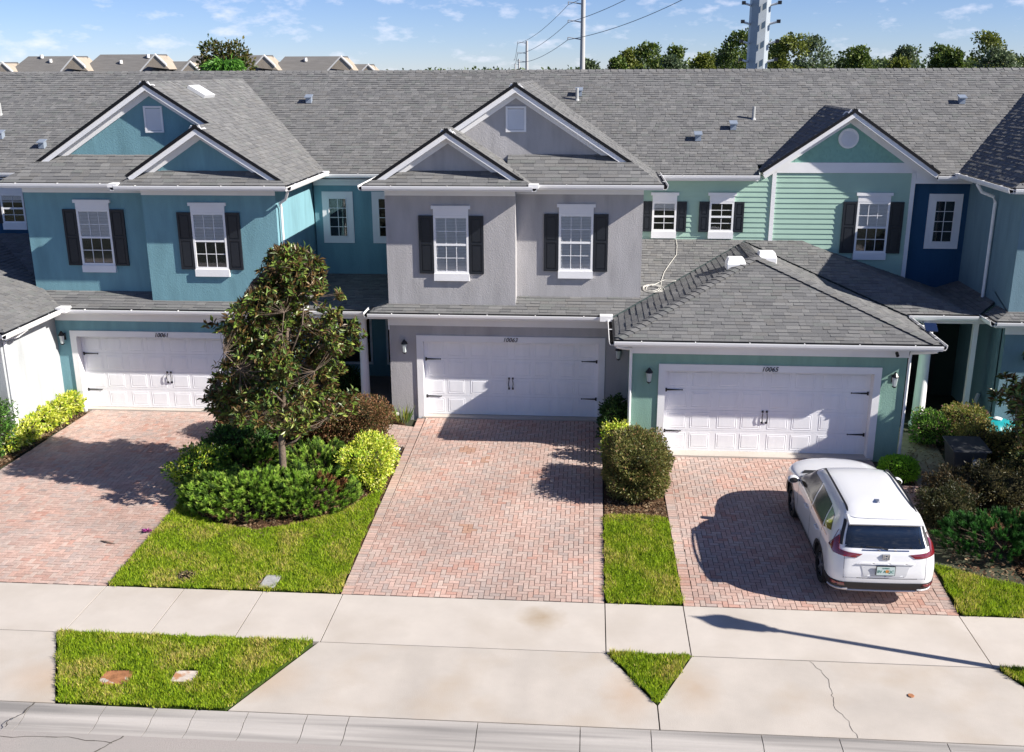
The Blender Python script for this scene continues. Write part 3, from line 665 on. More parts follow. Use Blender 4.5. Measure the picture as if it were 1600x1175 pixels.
def block(house, cx, hw, m, za, s, mat, y_low=25.2, ext=2.92):
    """two-storey front block; proud half on side -m"""
    he = hw+.45; ze = za-s*he; X = lambda a: cx+m*a
    def P(pts, z0, ga, gy, **k):   # plane z = z0 + ga*a + gy*y
        shingles(house, [(X(a), y) for a, y in pts], z0-ga*m*cx, ga*m, gy, **k)
    asg = -1.62; zs = za+s*asg                       # small gable apex
    yv = lambda z: ymain(z)+.1
    # side planes of the block roof
    P([(-he, 24.8), (-he+.2, 25.0), (-he+.2, yv(ze+.2*s)), (-he, yv(ze))], za, s, 0)
    P([(-he+.2, 25.0), (asg, 25.0), (asg, yv(zs)), (-he+.2, yv(ze+.2*s))], za, s, 0)
    P([(asg, 26.0), (0, 26.0), (0, yv(za)), (asg, yv(zs))], za, s, 0)
    P([(0, 26.0), (he-.75, 26.0), (he-.75, yv(ze+.75*s)), (0, yv(za))], za, -s, 0)
    P([(he-.75, 26.0), (he, 25.25), (he, yv(ze)), (he-.75, yv(ze+.75*s))], za, -s, 0)
    P([(asg, 25.0), (.31, 25.0), (.31, 25.9), (-.3, 26.25), (asg, 26.25)], zs+s*asg, -s, 0)
    # front skirts
    f1 = ze-s*24.8; P([(-he, 24.8), (.5, 24.8), (0.0, 25.3), (-he+.5, 25.3)], f1, 0, s, tabw=(.2, .45))
    P([(.5, 24.8), (.5, 26.0), (.0, 26.0), (0, 25.3)], ze+s*.5, -s, 0)
    f2 = ze-s*25.25; P([(-.2, 25.25), (he, 25.25), (he-1.02, 26.27), (-.2, 26.27)], f2, 0, s, tabw=(.2, .45))
    # gables
    gable(house, X(asg), 25.0, 25.3, zs, s, *((he+asg-.2, 1.9) if m > 0 else (1.9, he+asg-.2)), mat, base=ze+.2)
    gable(house, cx, 26.0, 26.25, za, s, *((-asg, he-.74) if m > 0 else (he-.74, -asg)), mat, base=ze+.4)
    # second storey walls (window sits on the wall face)
    xs = sorted((X(-hw), X(.05))); vwall(house, mat, xs[0], xs[1], 25.25, 3.0, ze+.02)
    xs2 = sorted((X(.05), X(hw))); vwall(house, mat, xs2[0], xs2[1], 25.68, 3.0, ze+.02)
    MB().box(min(X(-.1), X(.05)), 25.45, 3, max(X(-.1), X(.05)), 25.68, ze).build('wall', mat, house)
    for a, yy in ((-hw, 25.45), (hw, 25.88)):
        q = sorted((X(a), X(a-math.copysign(.2, a)))); MB().box(q[0], yy, 3.0, q[1], 28.9, ze+.1).build('wall', mat, house)
    # frieze boards and soffits under the eaves
    for a0, a1, yy in ((-hw, .05, 25.25), (.05, hw, 25.68)):
        q = sorted((X(a0), X(a1))); MB().box(q[0], yy-.028, ze-.28, q[1], yy-.002, ze-.10).build('frieze_board', white_trim, house)
    for a0, a1, ya, yb in ((-he, .5, 24.82, 25.25), (.5, he, 25.27, 25.68)):
        q = sorted((X(a0), X(a1))); MB().box(q[0]+.02, ya, ze-.12, q[1]-.02, yb, ze-.09).build('soffit', white_trim, house)
    for a in (-he, he):
        q = sorted((X(a), X(a-math.copysign(.44, a)))); MB().box(q[0]+.02, 25.26 if a < 0 else 25.69, ze-.119, q[1]-.02, 28.7, ze-.091).build('soffit', white_trim, house)
    z = ze-.01
    sx = lambda a: Vector((X(a), 0, 0))
    gutter(house, (X(-he), 24.8, z), (X(.5), 24.8, z), (0, -1, 0))
    gutter(house, (X(.5), 24.7, z), (X(.5), 25.23, z), (m, 0, 0))
    gutter(house, (X(.52), 25.25, z), (X(he), 25.25, z), (0, -1, 0))
    gutter(house, (X(-he), 24.8, z), (X(-he), 28.35, z), (-m, 0, 0))
    gutter(house, (X(he), 25.25, z), (X(he), 28.35, z), (m, 0, 0))
    MB().box(X(.53)-.12, 24.68, z-.02, X(.53)+.12, 25.0, z+.07).build('gutter_corner', white, house)
    return he, ze, X
def main_roof(house, xa, xb, cut=None):
    sec = [(xa, xb, Y_E)]
    if cut: sec = [(a, b, c) for a, b, c in ((xa, min(xb, cut[0]), Y_E), (max(xa, cut[0]), min(xb, cut[1]), 28.95), (max(xa, cut[1]), xb, Y_E)) if b > a]
    for a, b, ya in sec: shingles(house, [(a, ya), (b, ya), (b, Y_R), (a, Y_R)], Z_E-S_MAIN*Y_E, 0, S_MAIN)
    MB().ext([(xa, Y_R, 9.12), (xa, 40, 9.12-S_MAIN*(40-Y_R)), (xa, 40, 6), (xa, Y_R, 6)], (xb-xa, 0, 0)).build('rear_roof', felt, house)
    ridge_caps(house, (xa, Y_R, 9.115), (xb, Y_R, 9.115), w=.16, step=.24, drop=.5)
def roof_vent(house, x, y, kind='box'):
    z = zmain(y)
    if kind == 'box':
        v = MB(); v.box(x-.085, y-.09, z-.02, x+.085, y+.09, z+.17); v.ext([(x-.115, y-.14, z+.14), (x+.115, y-.14, z+.14), (x+.115, y+.10, z+.22), (x-.115, y+.10, z+.22)], (0, 0, .025))
        v.build('roof_vent', M('galvanised', (.30, .35, .42), .4, .5, metal=.3), house)
    else: MB().lathe(x, y, [(.09, z-.03), (.05, z+.04), (.045, z+.36), (.04, z+.36)], 10).build('vent_pipe', M('pipe_grey', (.35, .36, .36), .6, .4), house)

# ---------------------------------------------------------------- grey house 10063
B = thing('townhouse', 'grey stucco townhouse numbered 10063 with a white double garage door', 'townhouse', (-1.91, 25.2, .28), 'townhouses in the row')
main_roof(B, -5.17, 1.33)
he, ze, X = block(B, -1.91, 3.25, 1, 8.83, .65, mauve)
vwall(B, mauve, -5.17, 1.07, 25.2, 0, 3.12, holes=((-4.30, .30, .2, 2.38),))
MB().box(-5.17, 25.4, 0, -4.97, 28.9, 3.0).build('wall', mauve, B)
garage(B, -4.30, .30, 25.2, .31, 2.38, '10063')
MB().box(-5.19, 25.172, 2.80, 1.05, 25.198, 3.0).build('frieze_board', white_trim, B)
MB().box(-5.6, 24.82, 3.05, .6, 25.2, 3.08).build('soffit', white_trim, B)
MB().box(-5.185, 25.171, 2.68, -5.155, 25.19, 2.8).build('trim_end', white_trim, B)
window(B, -3.49, 25.25, 4.18, 5.65, .89, blinds='full', screen=False); window(B, -.343, 25.68, 4.193, 5.654, .875, blinds='full', screen=False)
rect_vent(B, -1.91, 26.25, 7.64, 8.27, .52)
z0 = ZL-SL*YL
shingles(B, [(-5.62, 24.8), (-5.17, 24.8), (-5.17, 25.25)], z0, 0, SL); shingles(B, [(-5.62, 24.8), (-5.17, 25.25), (-5.17, 26.3), (-5.62, 25.5)], ZL+.343*5.62, .343, 0)
shingles(B, [(-5.17, 24.8), (.62, 24.8), (1.33, 25.52), (1.33, 26.2), (-5.17, 26.2)], z0, 0, SL, tabw=(.2, .45))
gutter(B, (-5.62, 24.8, 3.19), (.50, 24.8, 3.19), (0, -1, 0)); gutter(B, (-5.62, 24.8, 3.19), (-5.62, 25.5, 3.19), (-1, 0, 0))
lantern(B, -4.76, 25.2, 2.28); lantern(B, .80, 25.2, 2.2)
for x, y in ((-.40, 32.56),): roof_vent(B, x, y)
roof_vent(B, -.46, 32.3, 'pipe')

# ---------------------------------------------------------------- teal house 10061
A = thing('townhouse', 'teal blue stucco townhouse numbered 10061, behind the magnolia', 'townhouse', (-11.42, 25.2, .28), 'townhouses in the row')
main_roof(A, -14.87, -5.17)
he, zeA, XA = block(A, -11.42, 3.45, -1, 8.90, .64, teal)
vwall(A, teal, -14.22, -7.93, 25.2, 0, 3.12, holes=((-13.68, -8.94, .2, 2.36),))
MB().box(-8.13, 25.4, 0, -7.93, 28.9, 3.0).build('wall', teal, A)
garage(A, -13.68, -8.94, 25.2, .31, 2.36, '10061')
MB().box(-14.2, 25.172, 2.80, -7.9, 25.198, 3.0).build('frieze_board', white_trim, A)
MB().box(-14.2, 24.82, 3.05, -7.5, 25.2, 3.08).build('soffit', white_trim, A)
window(A, -13.02, 25.68, 4.213, 5.693, .90, blinds='most'); window(A, -9.76, 25.25, 4.22, 5.69, .89, blinds='full')
rect_vent(A, -11.36, 26.25, 7.62, 8.29, .50)
shingles(A, [(-13.77, 24.8), (-7.93, 24.8), (-7.93, 26.2), (-14.87, 26.2), (-14.87, 25.9)], z0, 0, SL, tabw=(.2, .45))
shingles(A, [(-7.48, 24.8), (-7.93, 24.8), (-7.93, 25.25)], z0, 0, SL); shingles(A, [(-7.48, 24.8), (-7.48, 25.5), (-7.93, 26.3), (-7.93, 25.25)], ZL-.343*7.48, -.343, 0)
gutter(A, (-13.74, 24.8, 3.19), (-7.48, 24.8, 3.19), (0, -1, 0)); gutter(A, (-7.48, 24.8, 3.19), (-7.48, 25.5, 3.19), (1, 0, 0))
vwall(A, teal, -7.93, -5.17, 28.75, 0, 6.2)
MB().box(-7.93, 28.47, 6.17, -5.17, 28.75, 6.20).build('soffit', white_trim, A); MB().box(-7.93, 28.72, 6.0, -5.17, 28.748, 6.17).build('frieze_board', white_trim, A)
gutter(A, (-7.5, Y_E, Z_E-.01), (-5.6, Y_E, Z_E-.01), (0, -1, 0)); MB().box(-7.62, 28.28, Z_E-.05, -7.38, 28.5, Z_E+.08).build('gutter_corner', white, A)
window(A, -7.25, 28.75, 4.52, 5.65, .55, nx=2, ny=4, blinds=None, header=False, sill=False, shutters=0, fr=.03, casing=.175)
window(A, -5.80, 28.75, 4.52, 5.65, .55, nx=2, ny=4, blinds=None, header=False, sill=False, shutters=0, fr=.03, casing=.175)
# porch between the two blocks
shingles(A, [(-7.48, 25.45), (-5.62, 25.45), (-5.17, 25.9), (-5.17, 28.75), (-7.93, 28.75), (-7.93, 25.9)], 3.1-.1*25.45, 0, .1)
gutter(A, (-7.45, 25.45, 3.09), (-5.66, 25.45, 3.09), (0, -1, 0)); MB().box(-7.93, 25.5, 2.88, -5.17, 25.7, 3.0).build('porch_beam', white_trim, A)
MB().lathe(-6.03, 25.9, [(.17, .31), (.17, .37), (.13, .42), (.125, .6), (.105, 2.72), (.12, 2.76), (.15, 2.80), (.16, 2.88)], 20).build('porch_column', white_trim, A, smooth=True)
for cx, w in ((-6.95, .95), (-5.62, .62)):
    wd = MB(); x0, x1 = cx-w/2, cx+w/2
    for a in ((x0-.06, .75, x0, 2.6), (x1, .75, x1+.06, 2.6), (x0-.06, .68, x1+.06, .75), (x0-.06, 2.6, x1+.06, 2.68)): wd.box(a[0], 28.70, a[1], a[2], 28.76, a[3])
    wd = wd.build('window', white_trim, A); MB().box(x0, 28.73, .75, x1, 28.745, 2.6).build('pane', glass, wd)
downpipe(A, [(-7.55, 25.0, 6.28), (-7.66, 25.1, 6.05), (-7.88, 25.32, 5.92), (-7.89, 25.42, 5.8), (-7.89, 25.42, 3.42)])
lantern(A, -14.02, 25.2, 2.36)
for x, y in ((-8.85, 32.18),): roof_vent(A, x, y)
MB().ext([(-11.1, 28.0, 8.70), (-10.65, 28.0, 8.43), (-10.65, 28.8, 8.43), (-11.1, 28.8, 8.70)], (.05, 0, .08)).build('roof_vent', M('vent_grey_white', (.55, .56, .57), .5, .4), A)
# ---------------------------------------------------------------- left neighbour (grey garage, blue upper wall)
Nn = thing('townhouse', 'pale grey and blue townhouse cut off by the left edge of the frame', 'townhouse', (-17.5, 23, .2), 'townhouses in the row')
main_roof(Nn, -26, -14.87)
vwall(Nn, blue_st, -24, -14.87, 28.75, 3.0, 6.25)
window(Nn, -17.0, 28.75, 4.85, 5.72, .72, nx=2, ny=4, blinds='half', shutters=.30)
gutter(Nn, (-24, Y_E, Z_E-.01), (-15.4, Y_E, Z_E-.01), (0, -1, 0)); MB().box(-24, 28.47, 6.17, -14.87, 28.75, 6.2).build('soffit', white_trim, Nn)
MB().box(-21.2, 22.6, 0, -14.22, 28.5, 3.1).build('wall', pale_st, Nn)
MB().box(-14.22, 22.58, 2.98, -14.195, 25.2, 3.08).build('frieze_board', white_trim, Nn); MB().box(-14.2, 22.2, 3.07, -13.8, 24.8, 3.10).build('soffit', white_trim, Nn)
zr = 3.22+.34*13.77*-1
shingles(Nn, [(-13.77, 22.15), (-13.77, 24.8), (-17.5, 28.5), (-17.5, 25.9)], 3.22-.34*13.77, -.34, 0)
shingles(Nn, [(-21.2, 22.15), (-13.77, 22.15), (-17.5, 25.9), (-17.6, 25.9)], 3.22-.34*22.15, 0, .34)
shingles(Nn, [(-14.87, 25.9), (-14.87, 28.7), (-17.5, 28.7), (-17.5, 28.5)], z0, 0, SL)
shingles(Nn, [(-17.5, 25.9), (-17.5, 28.7), (-21, 28.7), (-21.2, 22.2)], 3.22+.34*21.2, .34, 0)
gutter(Nn, (-13.77, 22.0, 3.21), (-13.77, 24.78, 3.21), (1, 0, 0)); gutter(Nn, (-21.2, 22.15, 3.21), (-13.77, 22.15, 3.21), (0, -1, 0))
MB().box(-13.80, 24.55, 3.16, -13.52, 24.85, 3.28).build('gutter_corner', white, Nn)
downpipe(Nn, [(-13.72, 23.0, 3.12), (-13.9, 22.9, 2.98), (-14.17, 22.72, 2.86), (-14.17, 22.7, .3)], .045)
for x, y in ((-16.38, 29.71), (-17.93, 30.2)): roof_vent(Nn, x, y)
roof_vent(Nn, -18.6, 31.5, 'pipe')
# ---------------------------------------------------------------- green house 10065
Cg = thing('townhouse', 'green townhouse numbered 10065 with lap siding and a hipped garage roof', 'townhouse', (4.24, 23.1, .2), 'townhouses in the row')
main_roof(Cg, 1.33, 9.0, (4.62, 9.38))
YC = 28.75
vwall(Cg, siding_m, 1.33, 8.82, YC+.03, 3.0, 6.30)
def boards(x0, x1, z0, z1, name='siding_board'):
    z = z0
    while z < z1:
        h = min(.142, z1-z)
        MB().ext([(x0, YC+.03, z), (x0, YC-.008, z), (x0, YC+.012, z+h+.012), (x0, YC+.03, z+h+.012)], (x1-x0, 0, 0)).build(name, siding_m, Cg); z += .142
boards(1.34, 5.02, 4.32, 6.32); boards(5.13, 8.78, 3.30, 6.38)
for x, a in ((5.075, 4.3), (8.83, 3.3)): MB().box(x-.055, YC-.03, a, x+.055, YC+.02, 6.6).build('corner_board', white_trim, Cg)
MB().box(1.33, YC-.035, 6.17, 4.6, YC+.02, 6.30).build('frieze_board', white_trim, Cg)
MB().box(1.33, 28.47, 6.20, 4.6, 28.75, 6.23).build('soffit', white_trim, Cg)
gutter(Cg, (1.80, Y_E, Z_E-.01), (4.62, Y_E, Z_E-.01), (0, -1, 0))
GX, GZ, GS = 7.0, 8.10, .685
gable(Cg, GX, 28.35, YC, GZ, GS, 2.35, 2.4, scallop_m, base=6.40, rakew=.16)
MB().ext([(4.75, YC-.03, 6.40), (9.35, YC-.03, 6.40), (9.15, YC-.03, 6.68), (4.98, YC-.03, 6.68)], (0, .028, 0)).build('frieze_board', white_trim, Cg)
MB().box(8.89, YC-.031, 6.12, 10.4, YC+.02, 6.40).build('frieze_board', white_trim, Cg)
sc = MB(); n = 7; w, h = .185, .20
pts = [(-w/2+.004, h), (-w/2+.004, w/2)]+[(-(w/2-.004)*math.cos(t), w/2-(w/2)*math.sin(t)) for t in [math.pi*k/n for k in range(1, n)]]+[(w/2-.004, w/2), (w/2-.004, h)]
sc.ext([(x, -.006 if z < .1 else -.002, z) for x, z in pts][::-1], (0, .008, 0)); sme = bpy.data.meshes.new('scallop_shingle'); sme.from_pydata(sc.v, [], sc.f); sme.materials.append(scallop_m); sme.update()
z = 6.62; r = 0
while z < GZ-.25:
    half = (GZ-.20-z-.12)/GS; x = GX-half+(r % 2)*w/2
    while x < GX+half:
        if math.hypot(x-6.98, z+.1-7.33) > .25: piece('scallop_shingle', sme, Cg, (x, YC-.004-.002*(r % 2), z))
        x += w
    z += .135; r += 1
rv = MB(); rv.ext([(6.98+.27*math.cos(t), YC-.06, 7.33+.27*math.sin(t)) for t in [2*math.pi*k/28 for k in range(28)]], (0, .07, 0)); rv = rv.build('gable_vent', white_trim, Cg)
lv = MB()
for k in range(10):
    zz = 7.12+k*.042; hw = math.sqrt(max(.01, .215**2-(zz+.02-7.33)**2)); lv.face([(6.98-hw, YC-.085, zz), (6.98+hw, YC-.085, zz), (6.98+hw, YC-.062, zz+.04), (6.98-hw, YC-.062, zz+.04)])
lv.build('louvre', white_trim, rv)
shingles(Cg, [(4.62, 28.35), (GX, 28.35), (GX, ymain(GZ)+.1), (4.62, ymain(GZ-GS*2.38)+.1)], GZ-GS*GX, GS, 0)
shingles(Cg, [(GX, 28.35), (9.4, 28.35), (9.4, ymain(GZ-GS*2.4)+.1), (GX, ymain(GZ)+.1)], GZ+GS*GX, -GS, 0)
window(Cg, 2.09, YC-.01, 4.76, 5.60, .68, nx=2, ny=4, blinds='half', shutters=.27, screen=False); window(Cg, 3.68, YC-.01, 4.76, 5.60, .68, nx=2, ny=4, blinds=None, shutters=.27)
window(Cg, 7.83, YC-.01, 4.20, 5.62, .88, blinds='full')
# garage
vwall(Cg, green_st, 1.07, 7.41, 23.1, 0, 3.05, holes=((1.86, 6.70, .15, 2.33),))
for xa, xb in ((1.07, 1.27), (7.21, 7.41)): MB().box(xa, 23.3, 0, xb, 28, 3.05).build('wall', green_st, Cg)
garage(Cg, 1.86, 6.70, 23.1, .235, 2.33, '10065')
MB().box(1.05, 23.072, 2.74, 7.43, 23.098, 2.97).build('frieze_board', white_trim, Cg); MB().box(.66, 22.69, 3.0, 7.96, 23.1, 3.03).build('soffit', white_trim, Cg)
MB().box(7.412, 23.1, 2.74, 7.44, 25.5, 2.97).build('frieze_board', white_trim, Cg); MB().box(7.41, 23.1, 3.0, 7.96, 25.5, 3.031).build('soffit', white_trim, Cg)
HX0, HX1, HY = .62, 8.0, 22.65; HZ, HS = 3.15, .36; hm = (HX0+HX1)/2; hh = (HX1-HX0)/2
shingles(Cg, [(HX0, HY), (HX1, HY), (hm, HY+hh)], HZ-HS*HY, 0, HS, single=298, tabw=(.16, .38), expo=.145)
shingles(Cg, [(HX0, HY), (hm, HY+hh), (hm, 28.6), (HX0, 24.8)], HZ-HS*HX0, HS, 0, tabw=(.25, .5), expo=.16)
shingles(Cg, [(HX1, HY), (HX1, 25.45), (hm, 28.7), (hm, HY+hh)], HZ+HS*HX1, -HS, 0, tabw=(.2, .5))
za_ = HZ+HS*hh
ridge_caps(Cg, (HX0+.1, HY+.1, HZ+.03), (hm, HY+hh, za_), drop=.15); ridge_caps(Cg, (HX1-.1, HY+.1, HZ+.03), (hm, HY+hh, za_), drop=.15); ridge_caps(Cg, (hm, HY+hh, za_), (hm, 28.6, za_), drop=.3)
shingles(Cg, [(1.33, 25.52), (4.4, 28.7), (1.33, 28.7)], z0, 0, SL)
shingles(Cg, [(8.0, 25.45), (9.75, 25.45), (5.97, 28.75), (4.31, 28.75)], 3.2-.40*25.45, 0, .40)
shingles(Cg, [(9.75, 25.45), (9.75, 28.9), (5.97, 28.9), (5.97, 28.75)], 3.2+.34*9.75, -.34, 0)
shingles(Cg, [(9.75, 25.45), (10.45, 26.2), (10.45, 28.9), (9.75, 28.9)], 3.19-.34*9.75, .34, 0)
gutter(Cg, (HX0, HY, HZ-.01), (HX1, HY, HZ-.01), (0, -1, 0)); gutter(Cg, (HX0, HY, HZ-.01), (HX0, 24.7, HZ-.01), (-1, 0, 0)); gutter(Cg, (HX1, HY, HZ-.01), (HX1, 25.3, HZ-.01), (1, 0, 0))
MB().box(.30, 24.60, 3.12, .62, 24.85, 3.26).build('gutter_corner', white, Cg)
gutter(Cg, (8.05, 25.45, 3.19), (9.75, 25.45, 3.19), (0, -1, 0))
downpipe(Cg, [(.68, 22.6, 3.02), (.85, 22.75, 2.95), (1.03, 23.04, 2.86), (1.03, 23.05, 2.7), (1.03, 23.05, .35)], .036)
downpipe(Cg, [(7.9, 22.62, 3.02), (7.75, 22.75, 2.96), (7.47, 23.06, 2.86), (7.46, 23.08, 2.7), (7.46, 23.08, .3)], .036)
lantern(Cg, 1.47, 23.1, 2.25); lantern(Cg, 7.14, 23.1, 2.25)
MB().tube([(7.12, 22.99, 2.88), (7.12, 22.90, 2.83)], .04, 8).build('security_camera', iron, Cg)
for cx, cy in ((3.78, 26.15), (4.66, 26.75)):
    v = MB(); zz = HZ+HS*(min(cx, 2*hm-cx)-HX0)-.05; a, b = .24, .19
    v.v += [(cx-a, cy-a, zz-.05), (cx+a, cy-a, zz-.05), (cx+a, cy+a, zz-.05), (cx-a, cy+a, zz-.05), (cx-a, cy-a, zz+.12), (cx+a, cy-a, zz+.12), (cx+a, cy+a, zz+.12), (cx-a, cy+a, zz+.12), (cx-b, cy-b*.6, zz+.26), (cx+b, cy-b*.6, zz+.26), (cx+b, cy+b, zz+.26), (cx-b, cy+b, zz+.26)]
    for k in (0, 4):
        for i in range(4): v.f.append((k+i, k+(i+1) % 4, k+4+(i+1) % 4, k+4+i)); v.c.append(None)
    v.f.append((8, 9, 10, 11)); v.c.append(None); v.build('roof_vent', white, Cg, bevel=.015)
for x, y in ((3.07, 30.15), (4.13, 30.71)): roof_vent(Cg, x, y)
roof_vent(Cg, 4.78, 31.24, 'pipe')
# porch of the green house
green_dk = green_st
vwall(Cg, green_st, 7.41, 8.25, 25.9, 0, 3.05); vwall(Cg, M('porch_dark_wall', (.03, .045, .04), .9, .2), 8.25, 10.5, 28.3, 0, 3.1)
MB().lathe(8.58, 25.45, [(.20, .25), (.20, .33), (.16, .38), (.155, .7), (.13, 2.78), (.15, 2.82), (.19, 2.86), (.20, 2.95)], 22).build('porch_column', white_trim, Cg, smooth=True)
MB().box(8.05, 25.62, 2.95, 10.35, 25.8, 3.08).build('porch_beam', white_trim, Cg)
MB().box(9.82, 25.75, .2, 9.94, 25.87, 2.95).build('porch_post', white_trim, Cg)
dd = MB().box(8.9, 28.20, .3, 9.8, 28.3, 2.4).build('front_door', M('door_dark', (.02, .018, .018), .5, .4), Cg)
MB().box(8.82, 28.22, .3, 8.9, 28.3, 2.48).build('door_frame', white_trim, Cg); MB().lathe(8.98, 28.17, [(.03, 1.25), (.035, 1.28), (.03, 1.31)], 8).build('door_knob', M('brass', (.6, .5, .3), .3, .5, metal=1), dd)
MB().box(8.32, 28.24, .8, 8.62, 28.3, 2.4).build('side_light', glass, Cg); MB().box(8.66, 28.23, .8, 8.70, 28.3, 2.45).build('door_frame', white_trim, Cg)
# ---------------------------------------------------------------- right neighbour
D = thing('townhouse', 'slate and deep blue townhouse cut off by the right edge of the frame', 'townhouse', (13.65, 25.2, .28), 'townhouses in the row')
main_roof(D, 9.0, 24, (4.62, 9.38))
he, zeD, XD = block(D, 13.65, 3.25, 1, 8.83, .65, slate)
vwall(D, blue_st, 8.9, 10.4, 28.85, 2.9, 6.25)
window(D, 9.79, 28.85, 4.49, 5.66, .56, nx=2, ny=4, blinds=None, header=False, sill=False, shutters=0, fr=.03, casing=.175)
gutter(D, (9.35, Y_E, Z_E-.01), (9.98, Y_E, Z_E-.01), (0, -1, 0)); MB().box(9.82, 28.28, Z_E-.06, 10.06, 28.5, Z_E+.08).build('gutter_corner', white, D)
downpipe(D, [(9.86, 26.9, 6.32), (9.98, 26.85, 6.12), (10.28, 26.8, 6.0), (10.33, 26.8, 5.85), (10.33, 26.8, 3.0)], .042)
vwall(D, slate, 10.4, 17, 25.2, 0, 3.12); MB().box(10.4, 25.4, 0, 10.6, 28.9, 3.0).build('wall', slate, D)
shingles(D, [(9.95, 24.8), (10.4, 24.8), (10.4, 25.25)], z0, 0, SL); shingles(D, [(9.95, 24.8), (10.4, 25.25), (10.4, 26.0), (9.95, 25.6)], ZL-.343*9.95, .343, 0)
shingles(D, [(10.4, 24.8), (17.3, 24.8), (17.3, 26.2), (10.4, 26.2)], z0, 0, SL)
gutter(D, (9.95, 24.8, 3.19), (17, 24.8, 3.19), (0, -1, 0)); gutter(D, (9.95, 24.8, 3.19), (9.95, 25.6, 3.19), (-1, 0, 0))
MB().box(10.37, 25.172, 2.80, 17, 25.198, 3.0).build('frieze_board', white_trim, D); MB().box(9.97, 24.82, 3.05, 17, 25.2, 3.08).build('soffit', white_trim, D)
lantern(D, 10.95, 25.2, 2.25)
roof_vent(D, 11.0, 32.09)
downpipe(D, [(10.33, 26.2, .9), (10.2, 26.0, .75), (10.05, 25.6, .5)], .05)
# coiled cable left on the low roof
cb = M('cable_white', (.60, .585, .53), .5, .4); pts = []; zl = lambda y: ZL+SL*(y-YL)+.025
for x, y in ((2.44, 28.68), (2.45, 28.3), (2.40, 27.8), (2.18, 27.3), (2.02, 26.9), (1.93, 26.5), (1.9, 26.25)): pts.append((x, y, zl(y)))
for k in range(76):
    t = k/76*2*math.pi*4.2; r = .29+.02*math.sin(k*.9)-.0016*k; x, y = 1.68+.03*math.sin(k*.15)+r*math.cos(t+.6), 26.08+.72*r*math.sin(t+.6); pts.append((x, y, zl(y)+.008*(k/76)*2))
for k in range(16): t = k/15*math.pi*1.2; pts.append((2.0+.3*math.sin(t), 26.4+.12*math.cos(t)+.1*k/15, zl(26.5)))
tag(MB().tube(pts, .0085, 5).build('cable', cb, None, smooth=True), 'white cable coiled on the low roof below the green siding', 'cable')
# ================================================================== PLANTS
def leaves(name, C, Nrm, size, cols, mat, parent, asp=.38, jitter=.6, w=None, up=0.0, kind='stuff', fold=.12, sizevar=.35):
    """C (n,3) leaf bases, Nrm (n,3) growth directions: one folded diamond leaf each (2 quads)"""
    n = len(C); d = Nrm+rng.normal(0, jitter, (n, 3)); d[:, 2] += up; d /= np.linalg.norm(d, axis=1)[:, None]+1e-9
    r = rng.normal(0, 1, (n, 3)); s = np.cross(d, r); s /= np.linalg.norm(s, axis=1)[:, None]+1e-9; nn = np.cross(s, d)
    fl_ = (nn[:, 2] < 0) & (rng.random(n) < .85); s[fl_] *= -1; nn[fl_] *= -1
    L = size*rng.uniform(1-sizevar, 1+sizevar, n); W = L*asp*rng.uniform(.8, 1.2, n)
    L = L[:, None]; W = W[:, None]
    b = C; m = C+d*L*.5-nn*L*fold*.3; t = C+d*L; l = C+d*L*.48+s*W*.5+nn*L*fold; q = C+d*L*.48-s*W*.5+nn*L*fold
    V = np.stack([b, l, t, b, t, q], 1).reshape(-1, 3)
    cc = np.array(cols)
    if cc.ndim == 2 and len(cc) != n:
        ww = None if w is None else np.array(w)/sum(w); cc = cc[rng.choice(len(cc), n, p=ww)]
    cc = cc*rng.uniform(.75, 1.25, (n, 1)); cc = np.repeat(cc, 2, 0)
    return fast_mesh(name, V, 3, cc, mat, parent, kind=kind)
def blob_points(n, c, r, power=2.6, shell=.72, seed=0, lump=.16, ls=2.2, flat=0):
    """points in the outer layer of a superellipsoid with lumps; returns points and outward normals"""
    u = rng.normal(0, 1, (n, 3)); u /= np.linalg.norm(u, axis=1)[:, None]; u[:, 2] = np.abs(u[:, 2])*(1 if flat else np.sign(u[:, 2])+(u[:, 2] == 0))
    k = (np.abs(u)**power).sum(1)**(-1/power); q = u*k[:, None]
    lm = np.array([mn.noise(Vector(p*ls)+Vector((seed*7.3, seed*3.1, 0))) for p in u])
    rr = (1+lump*lm*2)*rng.uniform(shell, 1, n)**.6
    P = np.array(c)+q*rr[:, None]*np.array(r); nr = u/np.array(r); nr /= np.linalg.norm(nr, axis=1)[:, None]
    return P, nr
G_DK = [(.025, .06, .014), (.035, .085, .02), (.05, .11, .025), (.075, .15, .03)]
YEL = [(.50, .56, .05), (.64, .66, .10), (.36, .50, .04), (.18, .34, .03), (.70, .70, .25)]
OLV = [(.21, .21, .05), (.30, .27, .07), (.13, .15, .035), (.38, .31, .09), (.24, .15, .06)]
RED = [(.24, .12, .06), (.32, .16, .08), (.16, .10, .045), (.11, .11, .03), (.07, .08, .022), (.38, .22, .11)]
JUN = [(.21, .36, .04), (.28, .45, .06), (.11, .20, .03), (.38, .52, .09), (.045, .09, .02)]
core_m = M('inner_twigs', (.035, .032, .016), .95, .1, var=.5, vscale=25, bump=1, bscale=50)
